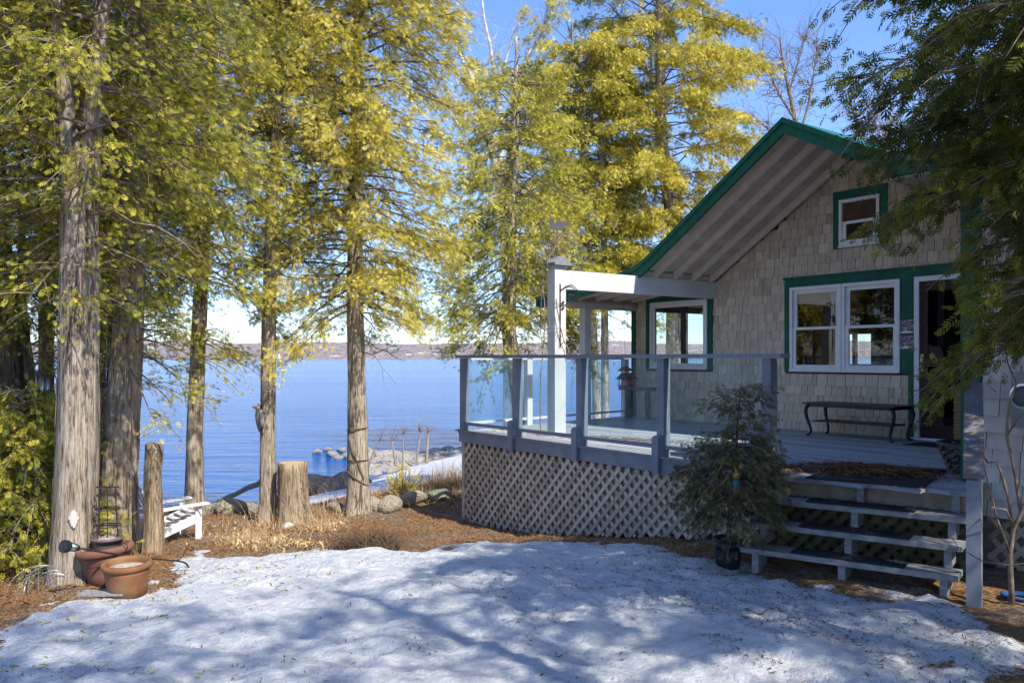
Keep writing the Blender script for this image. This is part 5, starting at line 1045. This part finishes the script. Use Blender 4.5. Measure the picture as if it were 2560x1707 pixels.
# ------------------------------------------------------------------ garden things on the left
def pot(label, c, r0, r1, h, m, rim=.03, wall=.022, tilt=None, soil=None, name='plant_pot', ridges=0):
    t = thing(name, label, 'plant pot', tuple(c), 'plant pots by the thickest trunk' if name == 'plant_pot' else None); mb = MB()
    prof = [(.001, 0), (r0, 0), (r0 + (r1 - r0) * .35, h * .35), (r0 + (r1 - r0) * .7, h * .7), (r1, h - rim * 2.2)]
    if ridges: prof.insert(4, (r1 * .985, h * .78)); prof.insert(5, (r1 * 1.0, h * .80))
    mb.lathe(prof + [(r1 - wall, h - rim * 2.2), (r1 - wall, h * .6), (.001, h * .55)], c, 40, tilt=tilt); mb.build('pot_body', m, t, True)
    mb = MB(); k = np.linspace(-1.4, 1.4, 7); mb.lathe([(r1 - wall, h - rim * 2.2)] + [(r1 + rim * .75 * math.cos(a) , h - rim * 1.1 + rim * 1.1 * math.sin(a)) for a in k] + [(r1 - wall, h), (r1 - wall, h - rim * 2.2)], c, 40, tilt=tilt); mb.build('rim', m, t, True)
    if soil:
        mb = MB(); mb.lathe([(r1 - wall - .004, h * soil[1]), (.05, h * soil[1] + .025), (.001, h * soil[1] + .02)], c, 30, tilt=tilt); mb.build('soil', soil[0], t, True)
    return t
gp = lambda x, y, D: np.array([*at(x, y, D)[:2], gz(*at(x, y, D)[:2])])
p1 = gp(293, 1350, 6.85); pot('round low terracotta pot in front, holding pale dried soil', p1 + [0, 0, -.03], .148, .182, .29, m_terra, .022, .02, Matrix.Rotation(R_(4), 3, (.5, .8, 0)), (m_soil, .80))
p2 = gp(252, 1332, 7.25); pot('larger dusky terracotta pot behind the round one, with a broad tilted rim', p2 + [0, 0, -.03], .15, .215, .36, m_terra2, .032, .025, Matrix.Rotation(R_(7), 3, (.8, -.5, 0)), (m_soil, .62))
p3 = np.array([*at(247, 1268, 7.28)[:2], at(247, 1268, 7.28)[2]]); p3[2] = p2[2] + .27; pot('small taupe plastic pot set inside the tilted terracotta one', p3, .10, .128, .13, m_greypot, .012, .006, None, (m_soil, .8), ridges=1)
# obelisk of hoops standing in the taupe pot
ob = thing('plant_tower', 'rusty wire plant tower of hoops standing in the taupe pot', 'plant support', tuple(p3 + [0, 0, .1])); mb = MB(); ct = p3 + [0, 0, .10]
for a in (.6, 2.17, 3.74, 5.31): mb.tube([ct + [.115 * math.cos(a), .115 * math.sin(a), 0], ct + [.085 * math.cos(a), .085 * math.sin(a), .46]], .0042, 5)
mb.tube([ct, ct + [0, 0, .46]], .005, 5)
mb.build('uprights', m_iron, ob)
for z, r_ in ((.13, .112), (.28, .102), (.40, .094)):
    mb = MB(); mb.tube([ct + [r_ * math.cos(a), r_ * math.sin(a), z] for a in np.linspace(0, 2 * math.pi, 25)], .0045, 5)
    mb.bar(ct + CR * -r_ + [0, 0, z], ct + CR * r_ + [0, 0, z], .006, .012); mb.build('hoop', m_iron, ob)
for z, r_ in ((.06, .10), (.21, .09), (.34, .075)):
    mb = MB(); mb.tube([ct + CR * (r_ * math.cos(a)) + [0, 0, z + r_ * .9 * math.sin(a)] for a in np.linspace(0, math.pi, 13)], .004, 5); mb.build('scroll', m_iron, ob)
mb = MB(); mb.bar(ct + CR * -.10 + [0, 0, .47], ct + CR * .10 + [0, 0, .47], .012, .014); mb.build('top_bar', m_iron, ob)
# shepherd's hook with a solar lantern lying across the pots
sh = thing('garden_hook', 'black iron shepherd hook with a lantern head lying across the pots', 'garden lantern', tuple(at(160, 1265, 6.72)))
A_, B_ = at(180, 1258, 6.72), at(412, 1288, 7.75)
mb = MB(); mb.tube([A_ + (B_ - A_) * k / 10 + Zx * -.012 * math.sin(k / 10 * math.pi) for k in range(11)], .0085, 8); dl = unit(B_ - A_)
mb.tube([B_, B_ + dl * .06 + Zx * -.005, B_ + dl * .10 + Zx * -.02, B_ + dl * .125 + Zx * -.05], .0085, 8); mb.build('rod', m_iron, sh, True)
mb = MB(); S_ = B_ - dl * .05; mb.tube([S_, S_ + dl * .05 + Zx * .015, S_ + dl * .10 + Zx * .05, S_ + dl * .125 + Zx * .11, S_ + dl * .17 + Zx * .125, S_ + dl * .21 + Zx * .115, S_ + dl * .25 + Zx * .14, S_ + dl * .235 + Zx * .155, S_ + dl * .215 + Zx * .145], .006, 6); mb.build('curl', m_iron, sh, True)
mb = MB(); S_ = A_ + (B_ - A_) * .40; mb.tube([S_ + CR * (.055 * math.cos(a) * (1 - i / 40)) + Zx * (.06 + .055 * math.sin(a) * (1 - i / 40)) for i, a in enumerate(np.linspace(-2.6, 4.4, 24))], .005, 6); mb.tube([S_ + CR * -.05 + Zx * .03, S_ + CR * -.085 + Zx * -.06, S_ + CR * -.10 + Zx * -.12], .005, 6); mb.build('scroll', m_iron, sh, True)
ln = unit(A_ - B_); q_ = ln; rot_ = Vector(ln).to_track_quat('Z', 'Y').to_matrix()
mb = MB(); mb.lathe([(.001, .0), (.022, 0), (.030, .03), (.026, .035), (.001, .035)], A_, 16, tilt=rot_); mb.lathe([(.001, .10), (.045, .10), (.052, .12), (.05, .15), (.001, .155)], A_, 20, tilt=rot_)
for k in range(6):
    a = k * math.pi / 3; v = np.array(rot_ @ Vector((.032 * math.cos(a), .032 * math.sin(a), .03))); v2 = np.array(rot_ @ Vector((.036 * math.cos(a), .036 * math.sin(a), .105))); mb.tube([A_ + v, A_ + v2], .0032, 4)
mb.build('lantern_cage', m_metal, sh)
mb = MB(); mb.lathe([(.001, .036), (.026, .036), (.030, .099), (.001, .099)], A_, 16, tilt=rot_); mb.build('lantern_glass', m_whiteglaze, sh, True)
# grey board and tangle of wire
bp = gp(238, 1362, 6.75); mb = MB(); mb.obox(bp + [0, 0, .02], (.52, .85, .0), (-.85, .52, 0), Zx, .36, .15, .018); mb.build('board', m_step); tag(bpy.data.objects['board'], 'short grey board lying at the edge of the snow by the pots', 'board')
wi = MB(); wc_ = gp(95, 1345, 7.1); r = np.random.default_rng(91)
for k in range(16):
    a0 = r.uniform(0, 3.1); rr_ = r.uniform(.10, .19); ax_ = unit(np.array([r.normal(), r.normal(), r.normal() * .3])); e1 = unit(np.cross(ax_, Zx)); e2 = np.cross(e1, ax_); c_ = wc_ + np.array([r.normal(0, .09), r.normal(0, .09), .02]) + CR * r.normal(0, .05)
    wi.tube([c_ + e1 * rr_ * 1.3 * math.cos(a) + np.array([0, 0, 1]) * abs(rr_ * math.sin(a)) for a in np.linspace(a0 * .1, math.pi, 12)], .0022, 4, cap=False)
for k in range(9): a = wc_ + CR * (-.16 + .04 * k) + [0, 0, .0]; wi.tube([a, a + CR * .02 + Zx * .07, a + CR * .05 + Zx * .12 * math.sin(k / 8 * 3)], .002, 4, cap=False)
tag(wi.build('wire_tangle', m_wire), 'loose tangle of thin grey wire on the needles at the left edge', 'wire')
# white scar on the thickest trunk, hung as real peeled patch
# white garden chair
ch0 = gp(376, 1250, 10.4); ch = thing('garden_chair', 'white slatted garden chair facing the lake behind the narrow stump', 'chair', tuple(ch0)); s_ = .80
cf = np.array([-.12, .9928, 0]); csd = np.cross(Zx, cf)
def cp3(f, l, z): return ch0 + cf * f * s_ + csd * l * s_ + Zx * z * s_
for l in (-.31, .31):
    mb = MB(); mb.bar(cp3(.42, l * 1.06, .0), cp3(.42, l * 1.06, .56), .10 * s_, .028 * s_, up=tuple(csd)); mb.build('front_leg', m_whitewood, ch)
    mb = MB(); mb.bar(cp3(.46, l * .97, .36), cp3(-.52, l * .97, .03), .028 * s_, .13 * s_); mb.build('side_rail', m_whitewood, ch)
    mb = MB(); mb.bar(cp3(.56, l * 1.15, .575), cp3(-.30, l * 1.10, .535), .15 * s_, .026 * s_); mb.build('arm', m_whitewood, ch)
    mb = MB(); mb.prism([(0, 0), (.10, 0), (0, -.20)], 0, .024, 'x'); v = mb.V[0]; mb.V[0] = np.array([cp3(.46 - p_[1] * .9, l * 1.15 - .012 + p_[0], .56 + p_[2] * .9) for p_ in v]); mb.build('arm_bracket', m_whitewood, ch)
for k in range(5):
    l = (-.2 + .1 * k); mb = MB(); mb.bar(cp3(-.10, l, .20), cp3(-.42, l * 1.28, 1.0 - .16 * abs(k - 2) ** 1.4 * .4), .088 * s_, .02 * s_, up=tuple(cf)); mb.build('back_slat', m_whitewood, ch)
for k in range(5):
    f = .42 - .115 * k; mb = MB(); mb.bar(cp3(f, -.30, .41 - .045 * k), cp3(f, .30, .41 - .045 * k), .095 * s_, .02 * s_); mb.build('seat_slat', m_whitewood, ch)
for f, z in ((-.30, .52), (-.17, .30)):
    mb = MB(); mb.bar(cp3(f - .05, -.34, z), cp3(f - .05, .34, z), .03 * s_, .07 * s_); mb.build('back_brace', m_whitewood, ch)
# wind chime hanging from the left branches
wt_ = at(97, 853, 8.9); wcm = thing('wind_chime', 'wind chime of grey metal tubes hanging between the dark trunks on the left', 'wind chime', tuple(wt_))
mb = MB(); mb.lathe([(.001, 0), (.075, 0), (.075, .014), (.001, .014)], wt_, 20); mb.build('top_disc', m_barkdark, wcm)
for k, L in enumerate((.36, .40, .44, .47, .50, .42)):
    a = k * math.pi / 3; o = wt_ + [.058 * math.cos(a), .058 * math.sin(a), 0]; mb = MB(); mb.tube([o + [0, 0, -.03], o + [0, 0, -.03 - L]], .0125, 10); mb.build('chime_tube', m_alu, wcm, True)
    mb = MB(); mb.tube([o, o + [0, 0, -.035]], .0018, 4); mb.build('cord', m_rope, wcm)
mb = MB(); mb.tube([wt_ + [0, 0, .012], wt_ + [.01, 0, .35], wt_ + [.02, 0, .7]], .0025, 5); mb.build('hanging_cord', m_rope, wcm)
# woodpecker ornament on the slim pale cedar
wo0 = at(600, 1002, 11.72); wp = thing('woodpecker_ornament', 'faded grey woodpecker ornament with a red head fixed to the slim pale cedar', 'ornament', tuple(wo0))
def wq(h, z, d=0): return at(600, 1002, 11.72 + d) * [1, 1, 0] + CR * h + Zx * (wo0[2] + z)
sc6 = 11.72 / FPX        # metres per photo pixel at the ornament
def wz(px, py, d=0): return np.array([0, 0, EZ]) + ray(600 + px / 8.713, 940 + py / 8.713) * (11.72 + d)
Pb = [wz(425, 1215), wz(425, 1150), wz(430, 1050), wz(432, 950), wz(425, 850), wz(415, 770), wz(395, 715), wz(372, 672), wz(355, 650)]
mb = MB(); mb.tube(Pb, np.array([12, 42, 72, 92, 96, 80, 55, 50, 30]) * sc6 / 8.713, 16); mb.build('body', m_birdgrey, wp, True)
mb = MB(); mb.tube([wz(415, 690), wz(385, 668), wz(345, 655), wz(320, 658)], np.array([40, 54, 48, 34]) * sc6 / 8.713, 14); mb.tube([wz(400, 650), wz(425, 610), wz(452, 572)], np.array([46, 28, 3]) * sc6 / 8.713, 10); mb.build('head', m_birdwhite, wp, True)
mb = MB(); mb.tube([wz(352, 690), wz(340, 668), wz(300, 672), wz(262, 672)], np.array([52, 46, 26, 3]) * sc6 / 8.713, 12); mb.build('red_mask', m_pink, wp, True)
for d_, n_ in ((-.065, 'wing'), (.065, 'wing')):
    mb = MB(); mb.tube([wz(445, 760, d_ * .7), wz(468, 860, d_), wz(478, 980, d_), wz(482, 1080, d_ * .8), wz(500, 1165, d_ * .4)], np.array([24, 52, 56, 40, 6]) * sc6 / 8.713, 12); mb.build(n_, m_birdwhite if d_ > 0 else m_birdgrey, wp, True)
mb = MB(); mb.tube([wz(440, 1130), wz(480, 1220), wz(505, 1310)], np.array([40, 30, 14]) * sc6 / 8.713, 8); mb.build('tail', m_barkdark, wp, True)
mb = MB(); mb.tube([wz(480, 800), wz(530, 815), wz(560, 820)], np.array([16, 14, 14]) * sc6 / 8.713, 8); mb.tube([wz(480, 1120), wz(510, 1140), wz(530, 1150)], np.array([16, 12, 12]) * sc6 / 8.713, 8)
mb.tube([wz(480, 800), wz(500, 960), wz(480, 1120)], np.array([12, 12, 12]) * sc6 / 8.713, 8); mb.build('feet', m_birdwhite, wp, True)
# rope wound round the broad golden cedar
rp_ = MB(); Pf, Rf = sF; zs = np.linspace(Pf[0][2] + .25, .45, 10)
def ftr(z): return np.array([np.interp(z, Pf[:, 2], Pf[:, 0]), np.interp(z, Pf[:, 2], Pf[:, 1])]), np.interp(z, Pf[:, 2], Rf) * 1.08 + .008
for z0_, tl_ in ((-.02, .02), (-.50, .0), (-.78, -.12)):
    pts = []
    for a in np.linspace(0, 2 * math.pi, 28): z = z0_ + tl_ * math.sin(a + .6); c_, R2 = ftr(z); pts.append([c_[0] + R2 * math.cos(a), c_[1] + R2 * math.sin(a), z])
    rp_.tube(pts, .009, 6)
def rope_line(z0_, a0, z1_, a1, rad=.009):
    pts = []
    for f in np.linspace(0, 1, 12): z = z0_ + (z1_ - z0_) * f; a = a0 + (a1 - a0) * f; c_, R2 = ftr(z); pts.append([c_[0] + R2 * math.cos(a), c_[1] + R2 * math.sin(a), z])
    rp_.tube(pts, rad, 6)
fa = math.atan2(-.5846, .8113)          # towards the station
rope_line(-.15, fa - .95, -.50, fa + .1); rope_line(-.50, fa + .1, -.78, fa + .75); rope_line(-.55, fa + .15, -.80, fa + .7); rope_line(-.80, fa + .5, -1.28, fa + .25); rope_line(-.80, fa + .5, -1.30, fa + .45); rope_line(-1.05, fa + .4, -1.36, fa - .45, .012)
tag(rp_.build('rope', m_rope), 'olive rope looped round the broad golden cedar and hanging down its foot', 'rope')
# cedar bush at the left edge
def bush(name, label, cat, c, R, h, n, leaf, seed, tpl, size, tint, group=None, trunkr=.03, lean=(0, 0), parent=None):
    st = (np.array([[c[0], c[1], c[2] - .05], [c[0] + lean[0] * .5, c[1] + lean[1] * .5, c[2] + h * .5], [c[0] + lean[0], c[1] + lean[1], c[2] + h]]), np.array([trunkr, trunkr * .7, .006]))
    return cedar(name, label, cat, [st], [dict(stem=0, z0=c[2] + .06, z1=c[2] + h, n=n, R=R, tint=tint, tw=13, ns=(10, 18), size=size, thick=.4, prof=[.85, 1, .85, .5, .15], rise=(.0, .7), droop=.35, tl=.65, s0=.15)], leaf, seed, tpl, group, m_barkdark, .1)
bush('cedar_bush', 'leafy cedar bush at the lower left corner behind the wire tangle', 'shrub', gp(50, 1320, 7.9), .72, 1.75, 100, m_olive, 140, 'coarse', .21, .42)
bush('cedar_bush', 'shaded cedar bush in front of the dark forked trunk', 'shrub', gp(20, 1240, 9.0), .75, 1.7, 80, m_dark, 141, 'coarse', .22, .35)
# potted cedar by the railing
pc = gp(1672, 1274, 7.15); pot('black plastic nursery pot holding the drooping cedar by the railing', pc + [0, 0, -.02], .10, .125, .26, m_blackpot, .012, .006, None, (m_soil, .85), name='nursery_pot')
tc = cedar('potted_cedar', 'drooping grey green cedar standing in the black pot beside the steps', 'shrub', [(np.array([pc + [0, 0, .15], pc + [.03, .0, .55], pc + [.05, .05, 1.0], pc + [.05, .08, 1.35], pc + [.06, .10, 1.58]]), np.array([.022, .018, .013, .008, .003]))],
     [dict(stem=0, z0=pc[2] + .42, z1=pc[2] + 1.10, n=46, R=.41, tint=.5, tw=20, ns=(14, 21), size=.15, prof=[.55, .8, 1, .85, .45], rise=(.15, .35), droop=.5, tl=.55, s0=.12, thick=.45, squash=.0),
      dict(stem=0, z0=pc[2] + .95, z1=pc[2] + 1.55, n=22, R=.30, tint=.5, tw=24, ns=(12, 18), size=.13, prof=[1, .8, .7, .5, .3], rise=(.1, .5), droop=.3, tl=.4, s0=.1, thick=.35)], m_grey, 142, 'coarse', None, m_barkdark, 0)
on = thing('bird_ornament', 'small mustard and teal glazed ornament hung in the potted cedar', 'ornament', tuple(at(1690, 1092, 6.75)))
mb = MB(); o_ = at(1690, 1100, 6.75); mb.lathe([(.001, -.085), (.024, -.075), (.034, -.04), (.026, -.01), (.001, 0)], o_, 14); mb.build('teal_body', m_teal, on, True)
mb = MB(); mb.lathe([(.001, .0), (.02, .004), (.026, .03), (.016, .055), (.001, .06)], o_, 14); mb.build('mustard_head', m_yellow, on, True)
mb = MB(); mb.tube([o_ + [0, 0, .055], o_ + [0, .004, .14]], .0016, 4); mb.build('cord', m_rope, on)
# climbing vine on the column and round the vane
def vine(name, label, runs, seed, rad=.008, m=None, twig=12, tl=.35):
    r = np.random.default_rng(seed); mb = MB()
    for R0 in runs:
        P = np.array(R0, float); n = 22; d = np.linspace(0, 1, len(P)); q = np.linspace(0, 1, n); C = np.stack([np.interp(q, d, P[:, i]) for i in range(3)], -1); C[1:-1] += r.normal(0, .014, (n - 2, 3)); C[1:-1] = (C[:-2] + 2 * C[1:-1] + C[2:]) / 4
        mb.tube(C, np.linspace(rad, rad * .35, n), 5)
        for k in range(twig):
            i = r.integers(4, n); dd_ = unit(r.normal(0, 1, 3)); D_ = [C[i]]
            for _ in range(4): dd_ = unit(dd_ + r.normal(0, .5, 3) - [0, 0, .12]); D_.append(D_[-1] + dd_ * tl * r.uniform(.4, 1) / 4)
            mb.tube(D_, np.linspace(rad * .4, rad * .15, 5), 3, cap=False)
    return tag(mb.build(name, m or m_twig), label, 'vine')
cx0, cy0 = -9.255, 7.25
vine('dry_vine', 'dry leafless vine climbing the porch column and tangled below the weathervane', [[(cx0 - .05, cy0 - .02, -.1), (cx0 - .06, cy0 - .03, .7), (cx0 - .02, cy0 - .03, 1.2), (cx0 - .09, cy0 - .02, 1.55), (cx0 - .01, cy0 - .03, 2.0), (cx0 + .04, cy0, 2.42), (cx0 + .08, cy0 + .1, 2.75)], [(cx0 - .02, cy0 - .02, 1.2), (cx0 + .02, cy0 - .02, 1.8), (cx0 - .02, cy0 - .03, 2.3), (cx0 + .1, cy0 + .12, 2.85)], [(cx0 + .05, cy0, 2.4), (cx0 + .12, cy0 + .12, 2.80), (cx0 + .25, cy0 + .28, 2.83), (cx0 + .35, cy0 + .42, 2.6)], [(cx0, cy0, 2.3), (cx0 + .04, cy0, 2.7), (cx0 + .16, cy0 + .2, 2.86), (cx0 + .2, cy0 + .3, 2.55)], [(cx0 + .245, cy0 + .01, 1.9), (cx0 + .25, cy0 + .08, 1.5), (cx0 + .25, cy0 + .2, 1.2), (cx0 + .3, cy0 + .3, .9), (cx0 + .28, cy0 + .25, .5)]], 151, .010, None, 16, .4)
# leafless shrub at the right of the steps
def rpt(x, y, D): return at(x, y, D)
bs = thing('bare_shrub', 'leafless brown shrub climbing against the wing beside the handrail post', 'shrub', tuple(gp(2325, 1400, 5.9)))
mb = MB(); B0 = gp(2325, 1400, 5.9)
mb.tube([B0 - [0, 0, .05], rpt(2322, 1330, 5.9), rpt(2320, 1270, 5.9), rpt(2328, 1215, 5.9), rpt(2345, 1180, 5.9), rpt(2375, 1120, 5.85)], [.021, .019, .018, .015, .014, .012], 7); mb.tube([rpt(2328, 1215, 5.9), rpt(2318, 1150, 5.9), rpt(2300, 1085, 5.95), rpt(2290, 1060, 6.0), rpt(2268, 1062, 6.0), rpt(2250, 1030, 6.05), rpt(2240, 1000, 6.1)], [.013, .012, .012, .009, .008, .006, .004], 6)
mb.tube([rpt(2345, 1180, 5.9), rpt(2330, 1080, 5.95), rpt(2312, 1000, 6), rpt(2318, 930, 6), rpt(2335, 880, 6), rpt(2315, 835, 6), rpt(2308, 790, 6)], [.012, .011, .010, .008, .007, .005, .003], 6); mb.tube([rpt(2320, 1270, 5.9), rpt(2290, 1190, 5.85), rpt(2262, 1080, 5.8), rpt(2252, 1020, 5.8)], [.009, .007, .005, .003], 5)
mb.tube([rpt(2330, 1210, 5.9), rpt(2310, 1170, 5.8), rpt(2280, 1165, 5.8), rpt(2268, 1180, 5.8), rpt(2290, 1205, 5.8)], [.008, .007, .006, .004, .003], 5); mb.tube([rpt(2375, 1290, 5.6), rpt(2320, 1298, 5.6), rpt(2255, 1288, 5.55), rpt(2200, 1255, 5.5), rpt(2180, 1225, 5.5)], [.005, .005, .004, .003, .002], 5); mb.tube([rpt(2312, 1000, 6), rpt(2340, 960, 6), rpt(2365, 930, 6), rpt(2390, 880, 6)], [.008, .007, .005, .004], 5)
mb.build('stems', m_twig_bark, bs, True)
hs = MB(); hc = gp(2342, 1345, 6.0); hs.tube([hc + [(.09 + .006 * k / 8) * math.cos(k * .52), (.09 + .006 * k / 8) * math.sin(k * .52), .012 + .0006 * k] for k in range(40)], .010, 8); tag(hs.build('garden_hose', m_bluehose, None, True), 'small coil of blue hose on the ground at the foot of the leafless shrub', 'hose')
# ------------------------------------------------------------------ across the lake
def far_house(x, y, D, wd, ht, label):
    p = at(x, y, D); mb = MB(); t = thing('far_house', label, 'house', (p[0], p[1], p[2]), 'white houses across the lake'); c = p; e = CR; f = np.array([-.8113, .5846, 0])
    mb.obox(c + Zx * ht * .3, e, f, Zx, wd, wd * .7, ht * .6); mb.build('wall', m_palewall, t)
    mb = MB(); v = [c + e * sx * wd * .53 + f * sy * wd * .4 + Zx * ht * .6 for sx in (-1, 1) for sy in (-1, 1)] + [c + e * sx * wd * .53 + Zx * ht for sx in (-1, 1)]; mb.add(v, [(0, 2, 5, 4), (1, 4, 5, 3), (0, 4, 1), (2, 3, 5), (0, 1, 3, 2)]); mb.build('roof', m_vanes, t)
for x, y, wd in ((938, 815, 16), (966, 812, 14), (1000, 814, 20), (1024, 817, 14), (1042, 814, 12), (905, 800, 18), (1115, 817, 14), (1330, 816, 16)): far_house(x, y, 2640, wd, 9, 'tiny white house on the far shore of the lake')
lt = thing('lighthouse', 'tiny white tapered lighthouse on the far shore right of the woodpecker tree', 'lighthouse', tuple(at(641, 821, 2600))); mb = MB(); c = at(641, 822, 2600); mb.lathe([(5.2, 0), (2.2, 13), (.001, 13)], c, 8); mb.build('tower', m_palewall, lt)
mb = MB(); mb.lathe([(2.6, 13.1), (2.6, 14), (1.5, 14.1), (1.5, 16), (2, 16.2), (.001, 18)], c, 8); mb.build('lamp_room', m_red, lt)
